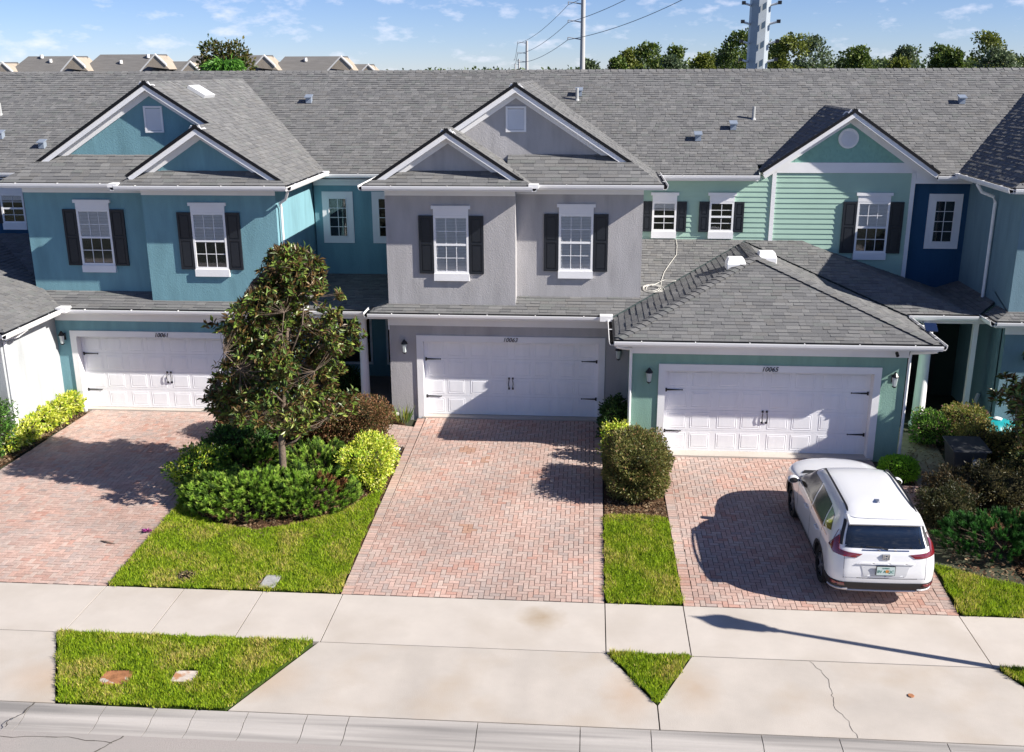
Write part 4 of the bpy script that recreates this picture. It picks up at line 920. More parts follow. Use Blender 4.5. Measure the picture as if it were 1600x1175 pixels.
def shrub(name, label, cat, c, r, n, size, cols, w=None, asp=.45, power=2.6, stems=9, group=None, seed=1, lump=.16, mat=None, up=.15, jitter=.7, shell=.55, core=.74):
    base = (c[0], c[1], gz(c[1])); t = thing(name, label, cat, base, group)
    P, N = blob_points(n, (c[0], c[1], c[2]), r, power=power, seed=seed, lump=lump, shell=shell)
    keep = P[:, 2] > gz(c[1])+.02; P, N = P[keep], N[keep]
    leaves('foliage', P, N, size, cols, mat or leaf_m, t, asp=asp, w=w, up=up, jitter=jitter)
    if core:
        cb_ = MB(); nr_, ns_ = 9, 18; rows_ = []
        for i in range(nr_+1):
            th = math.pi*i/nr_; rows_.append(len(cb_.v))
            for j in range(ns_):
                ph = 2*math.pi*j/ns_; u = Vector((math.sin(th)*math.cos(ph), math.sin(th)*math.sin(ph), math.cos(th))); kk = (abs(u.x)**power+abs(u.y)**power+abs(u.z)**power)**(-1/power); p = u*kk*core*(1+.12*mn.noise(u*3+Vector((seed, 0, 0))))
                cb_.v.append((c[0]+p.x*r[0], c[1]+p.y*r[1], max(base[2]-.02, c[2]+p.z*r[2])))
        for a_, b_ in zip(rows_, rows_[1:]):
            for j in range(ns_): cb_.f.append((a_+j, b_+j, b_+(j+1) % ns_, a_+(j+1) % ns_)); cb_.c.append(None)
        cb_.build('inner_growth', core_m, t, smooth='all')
    st = MB()
    for k in range(stems):
        a = random.uniform(0, 6.28); q = random.uniform(.3, .8); e = Vector((c[0]+r[0]*q*math.cos(a), c[1]+r[1]*q*math.sin(a), c[2]+r[2]*random.uniform(0, .7)))
        b = Vector((c[0]+r[0]*.35*q*math.cos(a), c[1]+r[1]*.35*q*math.sin(a), base[2]-.03)); st.tube([b, b.lerp(e, .5)+Vector((random.uniform(-.04, .04), random.uniform(-.04, .04), .05)), e], [.016, .011, .005], 5)
    st.build('stem', stem_m, t, kind='stuff'); return t
# --- magnolia in the middle of the left bed
def limb(st, a, b, r0, r1, n=4, wob=.08):
    a, b = Vector(a), Vector(b); L = (b-a).length; pts = []; rs = []
    for i in range(n+1):
        t = i/n; p = a.lerp(b, t)+Vector((random.uniform(-1, 1), random.uniform(-1, 1), random.uniform(-.5, .5)))*wob*L*(0 if i in (0, n) else 1)+Vector((0, 0, .10*L*math.sin(math.pi*t)*-.4))
        pts.append(p); rs.append(r0+(r1-r0)*t)
    st.tube(pts, rs, 7); return pts
MAG = [(.05, .095, .016), (.085, .14, .022), (.032, .058, .012), (.14, .20, .03), (.24, .28, .06), (.12, .10, .03), (.20, .12, .04)]
MW = [5, 7, 3, 5, 3, .8, .6]
def magnolia(name, label, base, env, ntips, leafn, seed, cy_r=.9, trunk_to=None, leaf=.17):
    random.seed(seed); t = thing('magnolia_tree', label, 'tree', base)
    tr = MB(); zs = [e[0] for e in env]; top = trunk_to or Vector((env[-1][1], base[1], env[-1][0]-.4)); b = Vector(base)
    tp = [b-Vector((0, 0, .05)), b.lerp(top, .1)+Vector((.03, 0, 0)), b.lerp(top, .3)+Vector((-.05, 0, 0)), b.lerp(top, .55)+Vector((.03, .05, 0)), b.lerp(top, .8), top]
    tr.tube(tp, [.105, .085, .075, .055, .035, .012], 10); tr.build('trunk', bark, t, smooth='all')
    def ev(z):
        for (z0, c0, r0), (z1, c1, r1) in zip(env, env[1:]):
            if z0 <= z <= z1: k = (z-z0)/(z1-z0); return c0+(c1-c0)*k, r0+(r1-r0)*k
        return env[-1][1], env[-1][2]
    tips = []; tries = 0
    while len(tips) < ntips and tries < 20000:
        tries += 1
        z = random.uniform(env[0][0], env[-1][0]); cx, r = ev(z); a = random.uniform(0, 6.28); q = random.random()**.42
        nz_ = .80+.34*mn.noise(Vector((math.cos(a)*1.5+seed, math.sin(a)*1.5, z*1.15)))*2
        if random.random() > (r/1.8)**.8+.15: continue
        p = Vector((cx+r*q*nz_*math.cos(a), base[1]+r*cy_r*q*nz_*math.sin(a), z))
        if mn.noise(p*.95+Vector((seed*5, 0, 0))) < -.13: continue    # gaps between the boughs
        tips.append((p, Vector((math.cos(a)*.8, math.sin(a)*.8, .55)).normalized()))
    lb = MB(); mains = []
    for k in range(15):
        z = env[0][0]+(env[-1][0]-env[0][0])*(k+.5)/15; cx, r = ev(z); a = k*2.4; f = .12+.75*max(0, (z-base[2])/(env[-1][0]-base[2]))*.8
        s = b.lerp(top, max(.16, f-.10)); e = Vector((cx+r*.72*math.cos(a), base[1]+r*.72*math.sin(a), z)); mains.append(limb(lb, s, e, .026, .008, wob=.06))
    allp = [p for m in mains for p in m[1:]]
    tips = [t_ for t_ in tips if min((v-t_[0]).length for v in allp) < .95]
    for p, d in tips:
        q = min(allp, key=lambda v: (v-p).length)
        if (q-p).length < .75: lb.tube([q, q.lerp(p, .5)+Vector((0, 0, -.03)), p], [.005, .004, .003], 4, caps=False)
    lb.build('limb', bark, t, smooth='all')
    P = []; N = []; tint = []
    for p, d in tips:
        k = random.randint(leafn-5, leafn+5); ax = (d+Vector((random.gauss(0, .25), random.gauss(0, .25), random.gauss(.1, .25)))).normalized()
        u = ax.orthogonal().normalized(); w = ax.cross(u); c = random.choices(MAG, MW)[0]
        for i in range(k):
            h = random.uniform(-.16, .02); aa = random.uniform(0, 6.28); sp = random.uniform(.55, 1.5)
            P.append(p+ax*h); N.append((ax*random.uniform(.1, .9)+(u*math.cos(aa)+w*math.sin(aa))*sp).normalized()); cc = c if random.random() < .55 else random.choices(MAG, MW)[0]; tint.append(cc)
    leaves('foliage', np.array(P), np.array(N), leaf, np.array(tint), magnolia_m, t, asp=.36, jitter=.12, fold=.10)
    return t
magnolia('magnolia_tree', 'bushy magnolia with glossy leaves rising from the junipers between two driveways', (-6.82, 20.5, .13),
         [(1.7, -6.85, 1.3), (2.0, -6.8, 1.85), (2.5, -6.75, 1.9), (3.0, -6.65, 1.6), (3.5, -6.85, 1.85), (4.0, -6.8, 1.6), (4.5, -6.55, 1.2), (5.1, -6.35, .9), (5.6, -6.3, .45)], 2100, 15, 3, leaf=.14)
fl = tag(MB().lathe(-5.75, 20.0, [(.02, 4.65), (.09, 4.70), (.11, 4.78), (.05, 4.82)], 8).build('magnolia_flower', M('petal_white', (.85, .83, .76), .6, .3), bpy.data.objects['magnolia_tree']))
magnolia('magnolia_tree', 'dark shaded magnolia at the right edge in front of the slate wall', (11.0, 21.6, .16),
         [(.9, 10.7, 1.4), (1.5, 10.6, 1.95), (2.3, 10.7, 1.95), (2.9, 10.9, 1.6), (3.5, 11.0, 1.1), (4.0, 11.1, .5)], 950, 15, 11, cy_r=1.0)
random.seed(21)
# --- spreading junipers: tufts of needle sprays on a low mound
def juniper(label, parts, n_tuft, group='spreading junipers', cols=JUN, brown=None, dens=72):
    cx, cy = parts[0][0], parts[0][1]; t = thing('juniper_shrub', label, 'shrub', (cx, cy, gz(cy)), group)
    P = []; N = []; Cc = []
    tot = sum(p[2]*p[3] for p in parts)
    for (x, y, rx, ry, h) in parts:
        for k in range(int(n_tuft*rx*ry/tot)):
            a = random.uniform(0, 6.28); q = math.sqrt(random.random()); q = q if random.random() < .7 else random.uniform(.85, 1.0)
            px_, py_ = x+rx*q*math.cos(a), y+ry*q*math.sin(a); top = h*(1-q**3.2)**.5
            hh = gz(y)+.05+top*(.85+.5*mn.noise(Vector((px_*3.4, py_*3.4, 1)))); hh = hh if random.random() < .72 else gz(y)+.05+random.uniform(0, 1)*top
            d = Vector((math.cos(a)*q*.9, math.sin(a)*q*.9, .75)).normalized(); base = random.choices(cols, [4, 3, 3, 2.5, 3])[0]
            if brown and (px_-brown[0])**2+(py_-brown[1])**2 < brown[2]**2: base = random.choice([(.30, .14, .06), (.22, .11, .05)])
            L = random.uniform(.10, .2); m = int(dens*random.uniform(.7, 1.2))
            s = np.random.default_rng(int(abs(px_*1e4))).uniform(0, 1, m); p0 = np.array((px_, py_, hh))
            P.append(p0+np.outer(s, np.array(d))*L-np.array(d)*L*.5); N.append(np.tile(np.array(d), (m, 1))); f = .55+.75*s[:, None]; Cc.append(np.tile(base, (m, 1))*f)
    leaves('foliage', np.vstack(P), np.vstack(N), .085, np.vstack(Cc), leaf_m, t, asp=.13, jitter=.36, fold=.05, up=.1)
    st = MB()
    for (x, y, rx, ry, h) in parts:
        for k in range(16):
            a = random.uniform(0, 6.28); q = random.uniform(.5, .92); st.tube([(x+.1*math.cos(a), y+.1*math.sin(a), gz(y)), (x+rx*.5*q*math.cos(a), y+ry*.5*q*math.sin(a), gz(y)+.2), (x+rx*q*math.cos(a), y+ry*q*math.sin(a), gz(y)+h*.5)], [.03, .02, .008], 5)
    st.build('stem', stem_m, t, kind='stuff'); return t
juniper('low spreading juniper with a dead brown patch at the front of the magnolia bed', [(-6.1, 19.95, 1.15, .95, .55), (-7.25, 19.75, 1.35, 1.0, .58), (-8.1, 19.9, .75, .65, .5)], 1500, brown=(-5.55, 20.0, .3))
juniper('low juniper mound close behind the magnolia trunk', [(-6.2, 21.3, .95, .85, .62), (-7.8, 21.4, .75, .7, .55)], 650)
juniper('dark green juniper right of the white car', [(8.3, 18.7, 1.35, .75, .62), (9.8, 18.6, 1.4, .9, .7)], 1000, cols=[(.035, .13, .025), (.05, .17, .03), (.03, .10, .02), (.08, .22, .04), (.02, .06, .016)])
shrub('variegated_shrub', 'clipped yellow green shrub at the corner of the middle driveway', 'shrub', (-4.98, 21.35, .50), (.49, .82, .47), 11000, .075, YEL, [4, 4, 3, 1.6, 1.5], power=9, lump=.2, seed=3)
shrub('variegated_shrub', 'loose yellow and green shrub at the left of the magnolia', 'shrub', (-8.75, 20.8, .48), (.55, .75, .42), 5500, .085, YEL+G_DK[2:], [2, 1.5, 3, 4, .5, 3, 4], seed=4, lump=.3)
shrub('broadleaf_shrub', 'dark green broad leaved shrub in the shade left of the magnolia trunk', 'shrub', (-8.3, 22.1, .55), (.75, .7, .48), 5500, .095, G_DK+[(.10, .24, .04)], [2, 3, 4, 4, 3], seed=5, lump=.25)
shrub('hedge', 'long reddish brown clipped hedge in front of the porch column', 'hedge', (-6.35, 23.72, .70), (1.42, .62, .56), 26000, .055, RED, [3, 3, 3, 3, 2, 1], power=4.5, seed=6, lump=.08, stems=30)
shrub('hedge', 'shorter reddish hedge beside the teal driveway behind the magnolia', 'hedge', (-8.65, 23.7, .66), (.75, .60, .50), 12000, .055, RED, [3, 3, 3, 3, 3, 1], power=4, seed=7, lump=.12, stems=16)
shrub('hedge', 'square clipped olive hedge between the grey driveway and the green garage', 'hedge', (1.12, 21.0, .76), (.69, .93, .62), 26000, .062, [(.20, .20, .055), (.15, .16, .04), (.10, .12, .03), (.27, .22, .08), (.24, .14, .06), (.06, .08, .02)], [4, 4, 3, 2, 1.6, 2], power=5, seed=8, lump=.16, stems=24)
shrub('broadleaf_shrub', 'dark green shrub in the gap between the grey and green garages', 'shrub', (.72, 23.9, .72), (.36, .75, .55), 4200, .085, G_DK, seed=9, lump=.25)
shrub('variegated_shrub', 'wispy yellow green shrub behind the square hedge', 'shrub', (.78, 22.65, .62), (.36, .35, .50), 1500, .09, YEL, seed=10, lump=.35)
shrub('round_shrub', 'small bright green round shrub at the corner of the green garage', 'shrub', (7.18, 22.1, .38), (.42, .40, .27), 4200, .06, [(.22, .48, .03), (.30, .58, .05), (.14, .34, .02)], seed=11, lump=.08)
for i, (x, y, r, lb) in enumerate(((-14.05, 22.3, .34, 'yellow shrub nearest the camera beside the left garage wall'), (-14.0, 23.0, .36, 'yellow shrub second along the left garage wall'), (-13.92, 23.75, .36, 'yellow shrub midway along the left garage wall'),
                             (-13.88, 24.35, .33, 'yellow shrub second from the teal garage wall'), (-13.8, 24.85, .32, 'yellow shrub in the corner by the teal garage door'))):
    shrub('variegated_shrub', lb, 'shrub', (x-.13, y, gz(y)+.27), (r*.85, .40, .27), 1300, .10, YEL, [4, 4, 2, 1, 2.5], seed=12+i, lump=.35, group='yellow shrubs along the left garage wall')
shrub('broadleaf_shrub', 'tall rounded green shrub at the left edge of the frame', 'shrub', (-14.5, 22.0, .85), (.55, .55, .85), 6500, .075, G_DK[1:]+[(.12, .28, .04), (.45, .45, .40)], [3, 3, 3, 4, .5], seed=20, lump=.2)
rb = [(8.55, 24.3, .45, .5, .42, 'flowering green shrub with pale pink blooms against the path', G_DK[2:]+[(.20, .36, .05), (.60, .30, .30)], [3, 3, 4, .5]),
      (9.4, 24.4, .55, .6, .5, 'olive shrub with small pink flowers in front of the dark porch', OLV+[(.16, .26, .04), (.55, .25, .30)], [3, 3, 2, 2, 1, 3, .3]),
      (9.35, 23.3, .55, .55, .45, 'olive brown shrub just behind the wheeled bin', OLV, None),
      (10.3, 23.0, .75, .6, .5, 'olive shrub between the turquoise sandbox and the bin', OLV, None),
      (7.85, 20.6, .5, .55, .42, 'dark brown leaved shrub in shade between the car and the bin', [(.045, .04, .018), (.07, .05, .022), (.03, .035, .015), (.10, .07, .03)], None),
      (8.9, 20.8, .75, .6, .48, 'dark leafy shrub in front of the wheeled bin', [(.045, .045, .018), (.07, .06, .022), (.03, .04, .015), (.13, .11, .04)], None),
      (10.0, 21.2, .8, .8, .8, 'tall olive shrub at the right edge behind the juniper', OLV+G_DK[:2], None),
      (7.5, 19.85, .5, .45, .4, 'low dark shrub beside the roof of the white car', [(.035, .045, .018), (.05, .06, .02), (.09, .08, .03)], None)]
for i, (x, y, rx, ry, h, lb, cl, ww) in enumerate(rb):
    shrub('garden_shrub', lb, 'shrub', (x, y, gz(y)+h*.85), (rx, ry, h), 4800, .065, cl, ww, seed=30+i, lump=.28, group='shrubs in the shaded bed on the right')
# spiky plant by the grey garage
sp = thing('spiky_plant', 'small spiky plant with yellow edged leaves at the grey garage corner', 'plant', (-4.82, 24.75, .25)); P = []; N = []
for k in range(60):
    a = random.uniform(0, 6.28); P.append((-4.82+.12*math.cos(a), 24.75+.08*math.sin(a), .25)); N.append((math.cos(a)*.35, math.sin(a)*.35, 1))
leaves('foliage', np.array(P), np.array(N), .42, [(.40, .38, .10), (.12, .20, .05), (.30, .34, .08)], leaf_m, sp, asp=.10, jitter=.15, fold=.03)
# porch fern
shrub('fern', 'dark feathery fern on the porch left of the column', 'plant', (-6.75, 26.6, .75), (.42, .35, .45), 2200, .12, [(.02, .07, .015), (.035, .10, .02)], asp=.2, seed=50)
# dropped bromeliad leaves on the driveway and a twig
pf = thing('fallen_flower', 'magenta fallen flower head at the edge of the teal driveway', 'flower', (-8.98, 18.3, gz(18.3))); P = np.tile((-8.98, 18.3, gz(18.3)+.03), (26, 1)); a = rng.uniform(0, 6.28, 26)
leaves('petal', P, np.stack([np.cos(a), np.sin(a), rng.uniform(.1, .7, 26)], 1), .11, [(.42, .06, .28), (.30, .05, .22)], leaf_m, pf, asp=.35, jitter=.1, kind=None)
tag(MB().tube([(-9.75, 17.86, gz(17.86)+.015), (-9.6, 17.80, gz(17.8)+.03), (-9.42, 17.76, gz(17.76)+.012)], [.012, .016, .006], 6).build('twig', bark), 'short brown twig lying on the teal driveway', 'twig')
tag(MB().lathe(3.98+1.05, 13.72, [(.001, 0), (.055, .004), (.045, .012), (.005, .01)], 7).build('dead_leaf', M('dead_leaf', (.36, .16, .08), .8, .2)), 'single curled brown leaf lying on the right apron', 'leaf')
for (x, y, lb) in ((-2.1, 17.25, 'first brown leaf'),): pass
# --- far trees
def far_tree(label, x, y, top, r, seed, cols, n=1500, group='trees on the horizon', size=.42):
    random.seed(seed); t = thing('far_tree', label, 'tree', (x, y, 0), group); hgt = top
    MB().tube([(x, y, 0), (x+.2, y, hgt*.4), (x-.1, y, hgt*.72)], [.28, .2, .1], 7).build('trunk', bark, t)
    P = []; N = []; base = hgt*.32
    k = random.randint(13, 20)
    for i in range(k):
        zz = base+(hgt-base)*(i+.3)/k; rr = r*(1-abs((zz-base)/(hgt-base)-.42)*1.05); a = random.uniform(0, 6.28)
        c = (x+rr*.62*math.cos(a), y+rr*.5*math.sin(a), min(zz, hgt-.5)); sc_ = random.uniform(.24, .46); q, m = blob_points(n//k, c, (r*sc_, r*sc_, (hgt-base)*.11), shell=.2, seed=seed+i, lump=.3); P.append(q); N.append(m)
    q, m = blob_points(n//9, (x+random.uniform(-.3, .3), y, hgt-.9), (r*.35, r*.35, 1.0), shell=.2, seed=seed, lump=.3); P.append(q); N.append(m)
    leaves('crown', np.vstack(P), np.vstack(N), size, cols, leaf_m, t, asp=.75, jitter=.8); return t
T1 = [(.07, .12, .02), (.11, .17, .03), (.05, .08, .018), (.15, .19, .035)]; T2 = [(.16, .19, .03), (.20, .23, .04), (.09, .12, .02)]; T3 = [(.11, .16, .08), (.15, .20, .10), (.08, .11, .055)]
sp_ = [(4.0, 10.6, 2.0), (6.5, 12.0, 2.3), (9.9, 13.5, 2.5), (12.2, 10.4, 1.6), (15.9, 12.8, 2.3), (18.8, 11.9, 2.6), (22.8, 14.0, 2.8), (25.2, 12.6, 2.4), (28.3, 12.4, 2.6), (31.6, 13.4, 3.0), (35.6, 14.2, 3.0), (39.7, 14.3, 2.9), (43.0, 11.9, 2.3),
       (46.2, 10.9, 2.1), (49.4, 10.9, 2.1), (52.7, 12.4, 2.6), (55.6, 12.1, 2.0), (58, 11.0, 2.0), (60.8, 11.4, 2.4), (63.8, 11.9, 2.5), (66.9, 12.6, 2.6), (70, 15.2, 3.2), (74, 14.6, 3.2), (-.5, 10.0, 1.6)]
desc = ['leftmost low tree on the horizon left of the first tall poles', 'bushy tree second of the horizon clump above the roof ridge', 'taller pale topped tree of the left horizon clump', 'thin grey tree right of the left horizon clump', 'first tree left of the large pole clump',
        'spreading tree between the left clump and the large pole', 'tall pale tree just left of the large pole', 'tree standing directly behind the large pole', 'tree just right of the large pole', 'wide dark tree right of the large pole', 'tall round tree in the clump right of the large pole',
        'pale feathery tree topping the right horizon clump', 'olive tree at the right end of the big clump', 'low tree in the dip right of the big clump', 'second low tree in the dip below the cloud', 'dark wide tree under the bright cloud', 'flat topped tree beside the wide dark one', 'low tree in the gap before the right group',
        'first tree of the right group on the ridge', 'middle tree of the right group on the ridge', 'third tree of the right group near the edge', 'tallest tree at the right edge of the horizon', 'tree just beyond the tallest one at the right edge', 'tiny tree beside the slim pole on the horizon']
for i, (x, h, r) in enumerate(sp_): far_tree(desc[i], x, 180+(i*37 % 53)-22, h-.2+.5*math.sin(i*2.3), r*(1.25+.6*((i*7) % 5)/5), 100+i, [T1, T2, T1, T3][i % 4], n=3200)
# more distant woodland
P = []; N = []
for k in range(240):
    x = -60+k*1.0+random.uniform(-1, 1); y = 330+random.uniform(-20, 20); h = 10.4+2*mn.noise(Vector((x*.08, 1, 1)))+(random.random()*1.2 if x > 12 else -2.2)
    q, m = blob_points(90, (x, y, h-2.4), (2.2, 2.2, 2.6), shell=.3, lump=.3); P.append(q); N.append(m)
tag(leaves('woodland', np.vstack(P), np.vstack(N), 1.0, T1+T3, leaf_m, None, asp=.8, jitter=.8), 'distant dark green woodland along the horizon', kind='stuff')
# tree behind the roofs on the left: magnolia with a palm in front
magt = thing('garden_tree', 'dark bronze leaved tree rising behind the left roofs', 'tree', (-23.8, 66, 0)); P = []; N = []
MB().tube([(-23.8, 66, 0), (-23.7, 66, 8.4)], [.16, .1], 7).build('trunk', bark, magt)
for i, (x, z, r) in enumerate(((-24.3, 10.2, .8), (-23.4, 10.0, .9), (-22.6, 10.1, .75), (-24.6, 9.2, .9), (-23.6, 9.2, 1.0), (-22.3, 9.2, .8), (-23, 8.3, 1.2))):
    q, m = blob_points(420, (x, 66, z), (r*.9, r*.8, r), shell=.3, lump=.35, seed=i); P.append(q); N.append(m)
leaves('crown', np.vstack(P), np.vstack(N), .24, [(.07, .09, .02), (.12, .10, .03), (.05, .08, .015), (.15, .13, .03)], leaf_m, magt, asp=.5)
pl = thing('palm_tree', 'bright green palm in front of the bronze tree behind the ridge', 'tree', (-22.9, 64, 0)); MB().tube([(-22.9, 64, 0), (-22.9, 64, 8.7)], [.14, .11], 8).build('trunk', bark, pl)
P = []; N = []
for k in range(44):
    a = k*2.4; t = np.linspace(0, 1, 42); el = random.uniform(.3, 1.4)
    px_ = -22.9+np.cos(a)*t*1.35*math.cos(el*.6); py_ = 64+np.sin(a)*t*1.2; pz = 9.2+t*1.9*math.sin(el)-1.4*t*t
    P.append(np.stack([px_, py_, pz], 1)); N.append(np.tile((math.cos(a)*.5, math.sin(a)*.5, -.35), (42, 1)))
leaves('frond', np.vstack(P), np.vstack(N), .42, [(.12, .30, .04), (.20, .42, .07), (.07, .20, .03)], leaf_m, pl, asp=.10, jitter=.25)
# ================================================================== CAR
random.seed(5)
CAR = thing('parked_car', 'white sport utility car parked on the right driveway, seen from behind', 'car', (5.26, 16.30, gz(18.6)-.004), local=True)
CAR.rotation_euler = (0.0, 0, math.radians(.6)); CAR.rotation_euler.x = .03; CAR.location.z = .025
carp = M('car_paint_white', (.70, .705, .72), .28, .5, coat=1.0); carb = M('car_plastic_black', (.018, .018, .020), .55, .4)
carg = M('car_glass', (.006, .008, .010), .03, 1.0, coat=1); cargs = M('car_side_glass', (.022, .02, .018), .08, .35)
chrome = M('chrome', (.55, .56, .58), .12, .6, metal=1); tyre = M('tyre_rubber', (.015, .015, .016), .85, .3); alloy = M('alloy_wheel', (.42, .43, .45), .3, .5, metal=.8)
tail = M('tail_light_red', (.16, .006, .014), .12, .7, coat=1); silver = M('silver_skid', (.62, .62, .64), .35, .5, metal=.3); seam = M('door_seam', (.05, .05, .055), .6, .2)
#        z    yr   yf    hw   rr(rear corner) rf(front corner)
RING = [(.24, .22, 4.30, .80, .22, .40), (.34, .08, 4.50, .885, .26, .45), (.50, .015, 4.57, .915, .28, .50), (.66, .00, 4.58, .925, .30, .55), (.80, .02, 4.55, .93, .32, .60), (.92, .04, 4.47, .925, .34, .66),
        (.99, .055, 4.38, .918, .35, .72), (1.03, .065, 4.20, .905, .35, .72), (1.07, .08, 3.75, .895, .35, .60), (1.10, .10, 3.38, .885, .34, .45), (1.16, .14, 3.24, .865, .32, .38), (1.30, .24, 2.98, .80, .28, .34), (1.44, .30, 2.80, .735, .22, .30), (1.54, .36, 2.62, .69, .20, .30),
        (1.60, .33, 2.48, .65, .20, .30), (1.645, .42, 2.30, .58, .25, .30), (1.675, .70, 2.05, .42, .25, .3), (1.685, 1.0, 1.7, .2, .15, .15)]
def ring_at(z):
    R = RING
    for i in range(len(R)-1):
        if R[i][0] <= z <= R[i+1][0]:
            t = (z-R[i][0])/(R[i+1][0]-R[i][0]); p0 = R[max(i-1, 0)]; p1 = R[i]; p2 = R[i+1]; p3 = R[min(i+2, len(R)-1)]
            if .98 < z < 1.12 or z > 1.54: return [p1[k]+(p2[k]-p1[k])*t for k in range(6)]
            out = [z]
            for k in range(1, 6):
                m1 = (p2[k]-p0[k])/(p2[0]-p0[0]+1e-9); m2 = (p3[k]-p1[k])/(p3[0]-p1[0]+1e-9); h = p2[0]-p1[0]
                if i == 0: m1 = (p2[k]-p1[k])/h
                t2, t3 = t*t, t*t*t; v = (2*t3-3*t2+1)*p1[k]+(t3-2*t2+t)*h*m1+(-2*t3+3*t2)*p2[k]+(t3-t2)*h*m2
                out.append(v)
            return out
    return list(R[-1] if z > R[-1][0] else R[0])
def cont(z, s):
    """point at arc length s from the rear centre line along one side (s>0: +x), and outward normal in plan"""
    _, yr, yf, hw, rr, rf = ring_at(z); sg = 1 if s >= 0 else -1; s = abs(s); bow = .035
    a = hw-rr
    if s < a: x = s; y = yr+bow*(s/hw)**2; n = (.07*s, -1)
    elif s < a+rr*math.pi/2:
        t = (s-a)/rr; x = a+rr*math.sin(t); y = yr+bow*(a/hw)**2+rr*(1-math.cos(t)); n = (math.sin(t), -math.cos(t))
    else:
        q = s-a-rr*math.pi/2; y0 = yr+bow*(a/hw)**2+rr; L = yf-rf-y0
        if q < L: x = hw; y = y0+q; n = (1, 0)
        elif q < L+rf*math.pi/2: t = (q-L)/rf; x = hw-rf+rf*math.cos(t); y = yf-rf+rf*math.sin(t); n = (math.cos(t), math.sin(t))
        else: x = max(0, hw-rf-(q-L-rf*math.pi/2)); y = yf+.03*(1-(x/(hw-rf+1e-6))**2)*1; n = (0, 1)
    return Vector((sg*x, y, z)), Vector((sg*n[0], n[1], 0)).normalized()
def clen(z):
    _, yr, yf, hw, rr, rf = ring_at(z); return (hw-rr)+rr*math.pi/2+(yf-rf-(yr+.035*((hw-rr)/hw)**2+rr))+rf*math.pi/2+(hw-rf)
def side_s(z, y):   # arc coordinate of side point at distance y from the rear
    _, yr, yf, hw, rr, rf = ring_at(z); return (hw-rr)+rr*math.pi/2+y-(yr+.035*((hw-rr)/hw)**2+rr)
zs = []
for a, b in zip(RING, RING[1:]):
    n = max(2, int((b[0]-a[0])/.035)); zs += [a[0]+(b[0]-a[0])*i/n for i in range(n)]
zs.append(RING[-1][0]); NS = 72; bd = MB(); rows = []
for z in zs:
    L = clen(z); r = []
    _, yr, yf, hw, rr, rf = ring_at(z); a = hw-rr; b = a+rr*math.pi/2; c = L-(hw-rf)-rf*math.pi/2; d = L-(hw-rf)
    S = list(np.linspace(0, a, 7))[:-1]+list(np.linspace(a, b, 9))[:-1]+list(np.linspace(b, c, 40))[:-1]+list(np.linspace(c, d, 10))[:-1]+list(np.linspace(d, L, 6))
    pts = [cont(z, s)[0] for s in S]+[cont(z, -s)[0] for s in S[-2:0:-1]]; r = len(bd.v); bd.v += [tuple(p) for p in pts]; rows.append((r, len(pts)))
for (a, n), (b, _) in zip(rows, rows[1:]):
    for k in range(n): bd.f.append((a+k, a+(k+1) % n, b+(k+1) % n, b+k)); bd.c.append(None)
bd.f.append(tuple(rows[0][0]+k for k in range(n))[::-1]); bd.f.append(tuple(rows[-1][0]+k for k in range(n))); bd.c += [None]*2
body = bd.build('body', carp, CAR, smooth='all', origin=(0, 0, 0))
cuts = []
for y in (.93, 3.59):
    c = MB(); c.ext([(-1.2, y+.40*math.cos(t), .36+.40*math.sin(t)) for t in [2*math.pi*k/40 for k in range(40)]], (.55, 0, 0)); c.ext([(.65, y+.40*math.cos(t), .36+.40*math.sin(t)) for t in [2*math.pi*k/40 for k in range(40)]], (.55, 0, 0))
    me = bpy.data.meshes.new('cut'); me.from_pydata(c.v, [], c.f); me.materials.append(carb); o = bpy.data.objects.new('cut', me); COL.objects.link(o)
    bm = bmesh.new(); bm.from_mesh(me); bmesh.ops.recalc_face_normals(bm, faces=bm.faces); bm.to_mesh(me); bm.free(); cuts.append(o)
bm = bmesh.new(); bm.from_mesh(body.data); bmesh.ops.recalc_face_normals(bm, faces=bm.faces); bm.to_mesh(body.data); bm.free(); body.data.materials.append(carb)
for o in cuts: m = body.modifiers.new('b', 'BOOLEAN'); m.operation = 'DIFFERENCE'; m.object = o; m.solver = 'EXACT'; m.material_mode = 'TRANSFER'
body.parent = None; dg = bpy.context.evaluated_depsgraph_get(); me = bpy.data.meshes.new_from_object(body.evaluated_get(dg)); body.modifiers.clear(); body.data = me; body.parent = CAR
for o in cuts: bpy.data.objects.remove(o)
me.set_sharp_from_angle(angle=math.radians(35))
